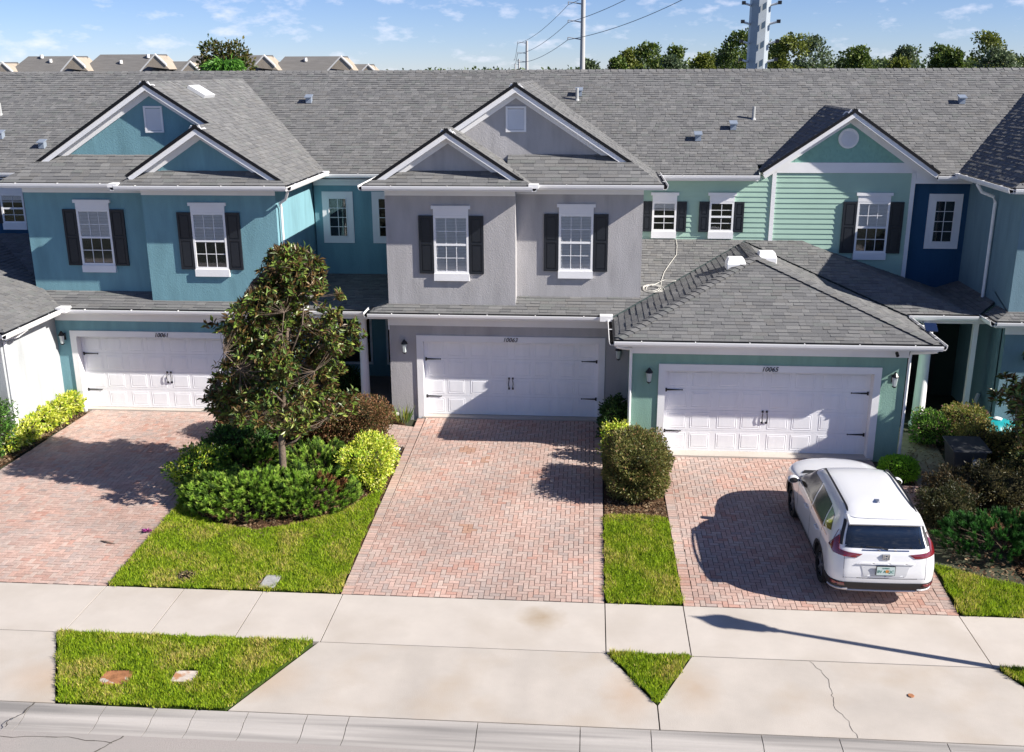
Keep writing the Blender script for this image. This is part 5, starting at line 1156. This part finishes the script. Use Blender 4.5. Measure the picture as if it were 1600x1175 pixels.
def patch(name, poly, mat, off=.006, parent=CAR, st=.035, mirror=False, useS=True, smooth=True):
    """part lying on the body skin: poly in (arc coordinate, z); has an edge down to the skin"""
    conv = poly if area2(poly) > 0 else poly[::-1]; mb = MB(); xs = [p[0] for p in conv]; zz = [p[1] for p in conv]; idx = {}
    def V(p, o):
        key = (round(p[0], 4), round(p[1], 4), o)
        if key not in idx:
            c, n = cont(p[1], p[0]); e = .004; up_ = (cont(p[1]+e, p[0])[0]-cont(p[1]-e, p[0])[0]); sl = cont(p[1], p[0]+e)[0]-cont(p[1], p[0]-e)[0]
            nn = sl.cross(up_).normalized(); nn = nn if nn.dot(n) > 0 else -nn; idx[key] = len(mb.v); mb.v.append(tuple(c+nn*o))
        return idx[key]
    x = min(xs)
    while x < max(xs):
        z = min(zz)
        while z < max(zz):
            c = clip([(x, z), (x+st, z), (x+st, z+st), (x, z+st)], conv)
            if len(c) >= 3 and abs(area2(c)) > 1e-7: mb.f.append(tuple(V(p, off) for p in c)); mb.c.append(None)
            z += st
        x += st
    for i in range(len(conv)):
        p, q = conv[i], conv[(i+1) % len(conv)]; n = max(1, int(math.hypot(q[0]-p[0], q[1]-p[1])/.04))
        for k in range(n):
            a = (p[0]+(q[0]-p[0])*k/n, p[1]+(q[1]-p[1])*k/n); b = (p[0]+(q[0]-p[0])*(k+1)/n, p[1]+(q[1]-p[1])*(k+1)/n); mb.f.append((V(a, off), V(b, off), V(b, -.004), V(a, -.004))); mb.c.append(None)
    return mb.build(name, mat, parent, smooth=smooth)
def side(poly): return [(side_s(z, y), z) for y, z in poly]
rg = patch('rear_window', [(-.70, 1.12), (.70, 1.12), (.62, 1.475), (-.62, 1.475)], carg)
# spoiler lip above the rear glass
spv = MB(); spv.ext([(-.64, .45, 1.61), (-.64, .22, 1.535), (-.64, .24, 1.50), (-.64, .45, 1.50)], (1.28, 0, 0)); spv.build('spoiler', carp, CAR, bevel=.012)
for sg in (1, -1):
    f = lambda P: [(sg*a, z) for a, z in P]
    patch('side_window', f(side([(1.90, 1.10), (3.12, 1.12), (2.62, 1.49), (1.98, 1.51)])), cargs); patch('side_window', f(side([(1.02, 1.10), (1.83, 1.10), (1.90, 1.51), (1.12, 1.48)])), cargs)
    patch('side_window', f(side([(.58, 1.22), (.96, 1.11), (1.05, 1.46), (.80, 1.42)])), carg)
    patch('window_trim', f(side([(.66, 1.075), (3.2, 1.09), (3.2, 1.105), (.66, 1.092)])), chrome, .008)
    patch('pillar_trim', f([(.735, 1.14), (.80, 1.14), (.70, 1.52), (.64, 1.52)]), carb, .005)
    patch('tail_light', f([(.80, 1.02), (1.08, 1.05), (.93, 1.16), (.80, 1.33), (.765, 1.33), (.79, 1.16)]), tail, .013)
    patch('tail_light', f([(.40, 1.03), (.50, .965), (.92, .985), (1.06, 1.07), (.80, 1.07)]), tail, .012)
    patch('reflector', f([(.66, .43), (.94, .43), (.92, .485), (.68, .485)]), tail, .02)
    patch('wheel_arch_trim', f(side([(1.38, .26), (3.15, .26), (3.14, .38), (1.40, .38)])), carb, .012)
    for yc in (.93, 3.59):
        am = MB()
        for k in range(22):
            t0, t1 = math.pi*k/22*1.08-.13, math.pi*(k+1)/22*1.08-.13
            q = []
            for r, t in ((.395, t0), (.395, t1), (.455, t1), (.455, t0)):
                y, z = yc+r*math.cos(t), max(.27, .36+r*math.sin(t)); c, n = cont(z, sg*side_s(z, y)); q.append(c+n*.010)
            am.face(q if sg < 0 else q[::-1])
        am.build('wheel_arch', carb, CAR)
    for y in (1.0, 1.87, 2.98):
        patch('door_seam', f(side([(y, .42), (y+.014, .42), (y+.014, 1.08), (y, 1.08)])), seam, .0015, st=.2)
    patch('door_seam', f(side([(1.0, .42), (2.98, .42), (2.98, .428), (1.0, .428)])), seam, .0015, st=.2)
    patch('tailgate_seam', f([(.70, .58), (.706, .58), (.706, 1.0), (.70, 1.0)]), seam, .0015, st=.2)
    for y in (1.12, 2.0):
        c, n = cont(.95, sg*side_s(.95, y)); MB().tube([c+n*.0, c+n*.035+Vector((0, .03, 0)), c+n*.04+Vector((0, .17, .01)), c+Vector((0, .20, .01))], .014, 6).build('door_handle', carp, CAR, smooth=True)
    rl = []
    for y in np.linspace(.72, 2.30, 12):
        zz = 1.655+.03*math.sin((y-.72)/1.58*math.pi); rl.append((sg*(.585+.015*math.sin((y-.7)*2)), y, zz))
    rl = [(rl[0][0], .55, 1.60)]+rl+[(rl[-1][0], 2.42, 1.60)]; MB().tube(rl, [.030]+[.019]*12+[.012], 8).build('roof_rail', iron, CAR, smooth=True)
    mrr = MB(); cx = sg*1.02
    n_ = 10; prof = [(cx+.11*math.cos(t)*1.05, 2.98, 1.10+.075*math.sin(t)) for t in [2*math.pi*k/n_ for k in range(n_)]]; mrr.ext(prof, (0, .11, 0)); mr_ = mrr.build('mirror', carp if sg > 0 else carp, CAR, bevel=.02, smooth=True)
    MB().ext([(cx+.09*math.cos(t), 2.972, 1.10+.058*math.sin(t)) for t in [2*math.pi*k/14 for k in range(14)]], (0, .006, 0)).build('mirror_glass', carg, mr_)
    MB().box(min(sg*.86, sg*.95), 3.0, 1.06, max(sg*.86, sg*.95), 3.06, 1.09).build('mirror_arm', carb, mr_)
    for yc in (.93, 3.59):
        w = MB(); x = sg*.775; R = .355
        prf = [(R-.11, -.115), (R-.02, -.115), (R, -.09), (R+.002, 0), (R, .09), (R-.02, .115), (R-.11, .115)]
        N_ = 36; base = []
        for r, dx in prf: base.append(len(w.v)); w.v += [(x+dx, yc+r*math.cos(2*math.pi*k/N_), .355+r*math.sin(2*math.pi*k/N_)) for k in range(N_)]
        for a, b in zip(base, base[1:]+base[:1]):
            for k in range(N_): w.f.append((a+k, a+(k+1) % N_, b+(k+1) % N_, b+k)); w.c.append(None)
        w = w.build('wheel', tyre, CAR, smooth=True, origin=(x, yc, .355))
        rm = MB(); ox = x+sg*.10
        for k in range(5):
            a = 2*math.pi*k/5+.3
            for da in (-.16, .16):
                q0, q1 = a+da*.4, a+da
                P = [(ox, yc+.05*math.cos(q0-.25), .355+.05*math.sin(q0-.25)), (ox-sg*.012, yc+.245*math.cos(q1-.07), .355+.245*math.sin(q1-.07)), (ox-sg*.012, yc+.245*math.cos(q1+.07), .355+.245*math.sin(q1+.07)), (ox, yc+.05*math.cos(q0+.25), .355+.05*math.sin(q0+.25))]
                rm.ext(P, (-sg*.03, 0, 0))
        rm.ext([(ox, yc+.06*math.cos(2*math.pi*k/14), .355+.06*math.sin(2*math.pi*k/14)) for k in range(14)], (-sg*.05, 0, 0))
        for k in range(N_):
            t0, t1 = 2*math.pi*k/N_, 2*math.pi*(k+1)/N_; rm.face([(ox, yc+r*math.cos(t), .355+r*math.sin(t)) for r, t in ((.235, t0), (.255, t0), (.255, t1), (.235, t1))])
        rm.build('rim', alloy, w); MB().ext([(x+sg*.02, yc+.25*math.cos(2*math.pi*k/24), .355+.25*math.sin(2*math.pi*k/24)) for k in range(24)], (-sg*.1, 0, 0)).build('brake_disc', carb, w)
bp = MB()
patch('rear_bumper', [(-1.22, .27), (1.22, .27), (1.20, .50), (.95, .50), (-.95, .50), (-1.20, .50)], carb, .012)
sk = MB(); pr = [(.12, .24), (.03, .262), (-.005, .30), (.0, .335), (.16, .335)]
patch('skid_plate', [(-.60, .262), (.60, .262), (.60, .325), (-.60, .325)], silver, .03)
patch('skid_trim', [(-.98, .30), (-.60, .33), (-.60, .37), (-.98, .345)], silver, .03); patch('skid_trim', [(.60, .33), (.98, .30), (.98, .345), (.60, .37)], silver, .03)
patch('chrome_strip', [(-.40, 1.085), (.40, 1.085), (.40, 1.102), (-.40, 1.102)], chrome, .010)
patch('tailgate_crease', [(-.50, .86), (.50, .86), (.42, .89), (-.42, .89)], carp, .026)
patch('tailgate_seam', [(-.70, .59), (.70, .59), (.70, .602), (-.70, .602)], seam, .0015, st=.3)
# emblem: H in a rounded rectangle
yb = cont(1.0, 0)[0].y
em = MB()
for a in ((-.062, .945, -.050, 1.045), (.050, .945, .062, 1.045), (-.050, 1.035, .050, 1.045), (-.045, .945, .045, .955)): em.box(a[0], yb-.030, a[1], a[2], yb+.005, a[3])
for s in (-1, 1): em.ext([(s*.038, yb-.028, 1.03), (s*.020, yb-.028, 1.03), (s*.014, yb-.028, .96), (s*.030, yb-.028, .96)], (0, .03, 0))
em.box(-.020, yb-.027, .985, .020, yb+.003, 1.003); em.build('emblem', chrome, CAR)
patch('plate_recess', [(-.36, .64), (.36, .64), (.42, .855), (-.42, .855)], M('recess_white', (.52, .53, .55), .35, .5, coat=.5), .008)
lp = MB().box(-.155, -.030, .68, .155, -.012, .84).build('licence_plate', M('plate_white', (.50, .60, .58), .4, .4), CAR)
MB().box(-.165, -.026, .672, .165, -.010, .848).build('plate_frame', carb, lp)
pg = M('plate_green', (.02, .20, .13), .5, .3); text_mesh('plate_text', 'IIV A QC', .075, pg, lp, (0, -.032, .725), depth=.001)
text_mesh('plate_text', 'FLORIDA', .03, pg, lp, (0, -.032, .805), depth=.001); MB().ext([(.025+.035*math.cos(t), -.0315, .755+.03*math.sin(t)) for t in [2*math.pi*k/12 for k in range(12)]], (0, .002, 0)).build('plate_fruit', M('plate_orange', (.65, .25, .05), .5, .3), lp)
MB().tube([(.03, .085, 1.115), (-.10, .10, 1.15), (-.34, .105, 1.165)], [.013, .010, .007], 6).build('rear_wiper', iron, CAR)
fin = MB(); fin.v = [(-.03, .78, 1.675), (.03, .78, 1.675), (.035, .95, 1.68), (-.035, .95, 1.68), (0, .76, 1.745), (0, .80, 1.75)]
fin.f = [(0, 1, 4), (1, 2, 5, 4), (3, 0, 4, 5), (2, 3, 5)]; fin.c = [None]*4; fin.build('antenna_fin', carp, CAR)
patch('exhaust', [(-.80, .28), (-.66, .28), (-.66, .33), (-.80, .33)], chrome, .028)
# windscreen
wl = clen(1.3)
def fr(pts): return [(clen(z)-x, z) for x, z in pts]
patch('windscreen', [(clen(1.12)-.0, 1.12), (clen(1.12)-.80, 1.12), (clen(1.50)-.62, 1.50), (clen(1.50), 1.50)], carg); patch('windscreen', [(-clen(1.12), 1.12), (-clen(1.12)+.80, 1.12), (-clen(1.50)+.62, 1.50), (-clen(1.50), 1.50)], carg)
MB().ext([(-.78, 3.34, 1.085), (.78, 3.34, 1.085), (.70, 3.50, 1.075), (-.70, 3.50, 1.075)], (0, 0, .022)).build('wiper_cowl', carb, CAR)

# ================================================================== STREET AND GARDEN THINGS
# street lamp just outside the frame, its shadow crosses the sidewalk
lamp_m = M('lamp_metal', (.05, .05, .05), .4, .5); lx, ly = 8.42, 14.12
lt = thing('street_lamp', 'black post lamp standing on the verge at the right', 'street lamp', (lx, ly, 0))
MB().lathe(lx, ly, [(.17, 0), (.17, .06), (.10, .16), (.065, .5), (.05, 3.5), (.09, 3.55), (.05, 3.6)], 14).build('pole', lamp_m, lt, smooth=True)
MB().lathe(lx, ly, [(.07, 3.6), (.14, 3.68), (.20, 4.02), (.21, 4.1)], 12).build('lamp_glass', M('lamp_glass', (.6, .6, .55), .3, .4), lt, smooth=True); MB().lathe(lx, ly, [(.24, 4.1), (.20, 4.2), (.08, 4.33), (.02, 4.45), (.01, 4.5)], 12).build('lamp_cap', lamp_m, lt, smooth=True)
# service boxes in the grass
rust = M('rusty_lid', (.33, .15, .07), .9, .2, var=.35, vscale=9, bump=.5, bscale=60, var2=((.45, .40, .36), 5, .55, .6)); cast = M('cast_lid', (.34, .34, .33), .85, .2, var=.2, vscale=10, bump=.4)
for label, c, sx, sy, rot, mt in (('rusty orange service box lid, the left one in the verge', (-7.33, 13.30, .012), .24, .19, .08, rust), ('pale and rust stained service box lid, the right one in the verge', (-6.26, 13.42, .010), .18, .145, .05, M('stained_lid', (.50, .44, .38), .9, .2, var=.2, vscale=9, var2=((.40, .20, .10), 6, .48, .58))),
                              ('grey meter box lid in the lawn beside the sidewalk', (-5.83, 16.50, .03), .15, .24, -.02, cast)):
    t = thing('service_box', label, 'utility box', c, 'service boxes set in the grass'); ca, sa = math.cos(rot), math.sin(rot)
    q = lambda a, b: (c[0]+a*ca-b*sa, c[1]+a*sa+b*ca)
    MB().ext([(*q(-sx, -sy), c[2]-.06), (*q(sx, -sy), c[2]-.06), (*q(sx, sy), c[2]-.06), (*q(-sx, sy), c[2]-.06)], (0, 0, .075)).build('lid', mt, t, bevel=.012)
    MB().ext([(*q(-sx-.03, -sy-.03), c[2]-.07), (*q(sx+.03, -sy-.03), c[2]-.07), (*q(sx+.03, sy+.03), c[2]-.07), (*q(-sx-.03, sy+.03), c[2]-.07)], (0, 0, .068)).build('collar', soil, t)
pit = thing('valve_pit', 'dark open valve hole in the lawn beside the sidewalk', 'valve hole', (-7.48, 16.62, .02))
chips('bare_soil', [(-7.8, 16.35), (-7.2, 16.35), (-7.2, 16.85), (-7.8, 16.85)], 500, [(.42, .32, .18), (.30, .21, .11), (.22, .20, .06)], (.015, .035))['label'] = 'bare tan soil and dead grass round the open valve hole'
chips('bare_soil', [(-6.2, 16.3), (-5.6, 16.3), (-5.6, 16.8), (-6.2, 16.8)], 400, [(.42, .32, .18), (.30, .21, .11), (.22, .20, .06)], (.015, .035))['label'] = 'bare tan soil round the grey meter box lid'
MB().lathe(-7.48, 16.62, [(.12, -.01), (.13, .026)], 14).build('pit_opening', M('pit_dark', (.006, .006, .005), .9, .1), pit); MB().tube([(-7.48+.14*math.cos(t)*1, 16.62+.20*math.sin(t), .03) for t in np.linspace(0, 2*math.pi, 16)], .02, 6).build('pit_rim', M('pit_rim', (.06, .05, .03), .9, .2), pit)
# wheeled bin
bn = thing('wheeled_bin', 'black wheeled rubbish bin with a sloping lid beside the path', 'rubbish bin', (8.45, 21.72, .165)); binm = M('bin_black', (.035, .037, .04), .5, .4)
bx, by, bz = 8.45, 21.72, .165
b = MB(); b.v = [(bx-.26, by-.28, bz+.02), (bx+.26, by-.28, bz+.02), (bx+.26, by+.26, bz+.02), (bx-.26, by+.26, bz+.02), (bx-.36, by-.36, bz+.92), (bx+.36, by-.36, bz+.92), (bx+.36, by+.36, bz+.98), (bx-.36, by+.36, bz+.98)]
b.f = [(3, 2, 1, 0), (4, 5, 6, 7), (0, 1, 5, 4), (1, 2, 6, 5), (2, 3, 7, 6), (3, 0, 4, 7)]; b.c = [None]*6; b.build('bin_body', binm, bn, bevel=.02)
l = MB(); l.ext([(bx-.40, by-.42, bz+.925), (bx+.42, by-.42, bz+.925), (bx+.42, by+.38, bz+.995), (bx-.40, by+.38, bz+.995)], (0, 0, .045)); l = l.build('bin_lid', binm, bn, bevel=.015)
MB().tube([(bx-.3, by+.42, bz+.94), (bx+.3, by+.42, bz+.94)], .018, 8).build('handle', binm, bn); MB().box(bx+.05, by-.372, bz+.60, bx+.20, by-.355, bz+.76).build('sticker', M('sticker_white', (.6, .6, .6), .6, .3), bn)
for s in (-1, 1): MB().ext([(bx+s*.24, by+.28+.11*math.cos(t), bz+.09+.11*math.sin(t)) for t in [2*math.pi*k/16 for k in range(16)]], (s*.05, 0, 0)).build('wheel', tyre, bn)
# turquoise scalloped sandbox
sb = thing('sandbox', 'turquoise ribbed plastic sandbox half hidden by the dark magnolia', 'sandbox', (10.25, 25.0-.1, .27)); tq = M('turquoise_plastic', (.01, .28, .31), .35, .5); mbx = MB(); rings = []
for r, z in ((.50, .27), (.60, .38), (.64, .50), (.66, .52), (.60, .60), (.42, .68), (.18, .72)):
    rings.append(len(mbx.v))
    for k in range(48): t = 2*math.pi*k/48; rr = r*(1+.035*math.cos(12*t)); mbx.v.append((10.2+rr*math.cos(t), 24.75+rr*.62*math.sin(t), z))
for a, c in zip(rings, rings[1:]):
    for k in range(48): mbx.f.append((a+k, a+(k+1) % 48, c+(k+1) % 48, c+k)); mbx.c.append(None)
mbx.f.append(tuple(rings[-1]+k for k in range(48))); mbx.c.append(None); mbx.build('sandbox_shell', tq, sb, smooth=True)
tag(MB().lathe(10.3, 24.72, [(.10, .72), (.11, .75), (.07, .77)], 10).build('lid_disc', white_trim), 'white plastic disc lying on top of the turquoise sandbox', 'toy')
# pot with pink flowers by the column, small solar light on the gutter, hanging basket, pop-up drain, paper
pt = thing('flower_pot', 'pale square pot with pink flowers behind the brown hedge', 'flower pot', (-6.6, 25.2, .27)); MB().box(-6.76, 25.05, .27, -6.44, 25.35, .55).build('pot', M('pot_pale', (.45, .43, .40), .8, .2), pt, bevel=.015)
P, N = blob_points(260, (-6.66, 25.2, .68), (.16, .14, .14), shell=.3); leaves('foliage', P, N, .07, [(.05, .16, .03), (.60, .06, .12), (.07, .20, .04)], leaf_m, pt)
sl_ = thing('solar_light', 'small dark blue solar panel light clipped to the green house gutter', 'light', (8.12, 24.05, 3.2)); MB().ext([(8.02, 23.9, 3.16), (8.30, 23.9, 3.16), (8.30, 24.1, 3.30), (8.02, 24.1, 3.30)], (0, 0, .03)).build('solar_panel', M('solar_blue', (.01, .02, .06), .2, .6), sl_); MB().tube([(8.12, 24.0, 3.1), (8.12, 24.02, 3.2)], .02, 6).build('bracket', iron, sl_)
hb = thing('hanging_plant', 'small green hanging plant beside the porch column capital', 'plant', (8.35, 25.6, 2.7)); P, N = blob_points(500, (8.36, 25.6, 2.82), (.17, .15, .15), shell=.3); leaves('foliage', P, N, .08, [(.03, .11, .02), (.05, .16, .03)], leaf_m, hb); MB().lathe(8.36, 25.6, [(.06, 2.60), (.12, 2.72)], 10).build('basket', stem_m, hb)
tag(MB().tube([(-5.05, 25.02, .28), (-5.0, 24.95, .44), (-4.97, 24.85, .47)], .05, 8).build('drain_pipe', M('pipe_cream', (.65, .64, .60), .6, .3)), 'short white pipe end beside the spiky plant', 'pipe')
tag(MB().box(-14.0+.32, 25.0, .27, -13.58, 25.12, .40).build('tap_box', M('tap_grey', (.5, .5, .5), .5, .4), bevel=.02), 'small grey box at the foot of the teal garage corner', 'box')
st = M('pale_stone', (.55, .52, .47), .9, .2, var=.1, vscale=8)
for k, (x, y, r, lb) in enumerate(((-4.66, 22.95, .13, 'pale flat stone at the driveway corner of the magnolia bed'), (-4.70, 22.62, .10, 'smaller pale stone next to the flat one at the bed corner'))):
    s = MB(); s.lathe(x, y, [(r*.9, gz(y)-.03), (r, gz(y)+.02), (r*.7, gz(y)+.05)], 9); tag(s.build('edging_stone', st, None, bevel=.01), lb, 'stone', 'stones at the bed corner')
# black edging along the bed
tag(MB().tube([(-4.52, 23.1, gz(23.1)+.02), (-4.54, 22.4, gz(22.4)+.02), (-4.58, 21.6, gz(21.6)+.02), (-4.56, 20.7, gz(20.7)+.02)], .018, 6).build('bed_edging', carb), 'thin black edging strip between the bed and the middle driveway', 'edging')
# rust coloured block stain patches on the middle driveway are single darker pavers (see palette)

# ================================================================== FAR BACKGROUND
fr_m = M('far_shingle', (.16, .155, .150), .95, .1, var=.12, vscale=1.2, stretch=(1, 1, 12)); fw_m = M('far_white', (.75, .74, .72), .7, .3)
def far_house(label, x0, x1, gx, zt, yy, hipl=1.6, vent=()):
    """row house seen over the ridge: hip at the left, gable end turned to the right"""
    t = thing('far_house', label, 'house', ((x0+x1)/2, yy, 0), 'roofs beyond the ridge'); zb = 6.2; run = 4.2
    MB().box(x0-1, yy-3, 0, x1-.3, yy+3, 6.2).build('wall', cream, t)
    r = MB(); sl = (zt-zb)/run
    A = [(x0, yy, zt), (x1, yy, zt), (x1+run*.55, yy-run, zb), (x0-hipl*2.3, yy-run, zb)]; r.face([A[3], A[2], A[1], A[0]])
    r.face([(x0, yy, zt), (x1, yy, zt), (x1+1, yy+run, zb), (x0-hipl*2.3, yy+run, zb)]); r.face([(x0-hipl*2.3, yy-run, zb), (x0, yy, zt), (x0-hipl*2.3, yy+run, zb)])
    r = r.build('roof', fr_m, t)
    MB().face
    g = MB(); g.ext([(x1+.02, yy, zt-.05), (x1-.55*run*.0-1.1, yy-run*.42, zb+run*.58*sl-.1), (x1+1.3, yy+run*.15, zb+run*.85*sl-.25)], (.02, .05, -.01)); 
    g2 = MB(); g2.ext([(x1, yy-2.05, zt-.1), (x1-.75, yy-2.05, zt-.85), (x1+.95, yy-2.05, zt-1.05)], (0, 2.3, 0)); g2.build('gable_wall', cream, t)
    for sg, dx in ((-1, -1.35), (1, .75)):
        MB().beam((x1, yy-2.1, zt+.02), (x1+dx, yy-2.1, zt-abs(dx)*.93), (0, .15, 0), (0, 0, -.12)).build('rake_board', fw_m, t)
    for vx, vz in vent: MB().lathe(vx, yy-(zt-vz)/sl-.1, [(.12, vz-.1), (.12, vz+.15)], 8).build('roof_vent', fw_m, t)
    return t
FH = [('grey roofed house furthest left beyond the ridge, low ridge', -45.5, -42.4, 9.75, 1.2, ()), ('grey roofed house beyond the ridge with a cream gable, left of the longest roof', -41.5, -37.0, 10.15, 1.6, ((-40.4, 10.1), (-39.6, 9.8))), ('grey roofed house with a bright white gable edge left of the palm', -36.0, -31.0, 10.25, 1.6, ((-34.2, 9.7), (-32.3, 10.1))),
      ('low grey roofed house behind the bronze leaved tree', -30.6, -28.5, 9.75, .9, ()), ('grey roofed house just right of the palm with a cream gable', -29.0, -23.1, 10.15, 1.4, ()), ('wide grey roofed house nearest the middle with a white gable edge', -22.2, -17.6, 10.05, 1.3, ((-20.6, 9.8),)), ('small low roof at the right end of the far houses', -17.2, -15.7, 9.5, .6, ())]
for lb, a, b_, zt, hl, vv in FH: far_house(lb, a, b_, 0, zt, 75, hl, vv)
# large transmission pole
ps = M('galvanised_steel', (.40, .44, .47), .5, .4, metal=.35, var=.06, vscale=1.5); psd = M('steel_bracket', (.30, .32, .34), .5, .4, metal=.3)
bpz = thing('transmission_pole', 'huge faceted steel transmission pole with short step brackets', 'pole', (8.5, 55, 0))
pb = MB(); cx, cy = 8.50, 55.6; k8 = [math.pi/8+math.pi/4*k+.12 for k in range(8)]
pb.v = [(cx+r*math.cos(t), cy+r*math.sin(t), z) for r, z in ((.56, 0), (.50, 24)) for t in k8]; pb.f = [(k, (k+1) % 8, 8+(k+1) % 8, 8+k) for k in range(8)]; pb.c = [None]*8; pb.build('pole', ps, bpz)
for z in (9.45, 10.35, 11.3, 12.2, 13.1):
    for s in (-1, 1):
        x0 = cx+s*.48; MB().tube([(x0, cy-.1, z), (x0+s*.42, cy-.35, z+.10)], .055, 8).build('step_bracket', white_trim, bpz); MB().box(x0+s*.42-.09, cy-.45, z+.03, x0+s*.42+.09, cy-.28, z+.2).build('bracket_end', iron, bpz)
    MB().ext([(cx+.02, cy-.64, z-.28), (cx+.20, cy-.63, z-.18), (cx+.20, cy-.63, z+.14), (cx+.02, cy-.64, z+.02)], (0, .06, 0)).build('cable_plate', M('plate_blue_grey', (.07, .11, .16), .5, .3), bpz)
# slim poles with side arms
def pole(label, x, y, h, r, arms, al, leanx=0):
    t = thing('power_pole', label, 'pole', (x, y, 0), 'slim power poles in a line'); MB().tube([(x, y, 0), (x+leanx, y, h)], [r*1.25, r*.8], 10).build('pole', M('pole_concrete', (.42, .42, .42), .7, .3), t, smooth=True)
    for z in arms:
        MB().tube([(x, y, z-.35), (x-al, y, z)], [.10, .05], 6).build('cross_arm', M('arm_grey', (.30, .31, .33), .6, .3), t); MB().tube([(x-al, y, z), (x-al, y, z-.35)], .06, 6).build('insulator', M('insulator', (.25, .24, .24), .4, .5), t)
    return t
pole('nearest slim power pole rising out of the top of the frame', -1.45, 150, 24, .34, (18.0, 15.6, 13.3, 20.4), 2.1); pole('second slim power pole further left with two side arms', -16.2, 260, 15.5, .38, (15.3, 12.9, 10.9), 2.3)
pole('third slim pole, short and thin, left of the second', -29.3, 420, 12.6, .36, (12.4, 10.8), 2); pole('fourth and farthest slim pole, barely above the ridge', -44, 600, 11.2, .42, (11, 9.8), 2)
def wire(label, a, b, sag, r=.028):
    a, b = Vector(a), Vector(b); pts = [a.lerp(b, t)-Vector((0, 0, 4*sag*t*(1-t))) for t in np.linspace(0, 1, 22)]
    return tag(MB().tube(pts, r, 4).build('power_cable', M('cable_grey', (.22, .23, .25), .6, .3), None), label, 'cable', 'power cables')
P1 = (-3.55, 150)
for i, (z1, z2) in enumerate(((17.6, 14.9), (15.25, 12.5), (12.95, 10.5))):
    wire(['top', 'middle', 'lowest'][i]+' cable running from the nearest slim pole back to the second', (P1[0], 150, z1), (-18.5, 260, z2), .9, .045)
for i, z1 in enumerate((17.6, 15.25, 12.95)):
    wire(['topmost', 'second', 'lowest'][i]+' cable rising from the nearest slim pole towards the right', (P1[0], 150, z1), (16+i*2, 112, z1+11.5-i*1.2), 1.6, .04)
for i, z2 in enumerate((14.9, 12.5)): wire(['upper', 'lower'][i]+' cable between the second and third slim poles', (-18.5, 260, z2), (-31.3, 420, 12-i*1.6), 1.0, .06)
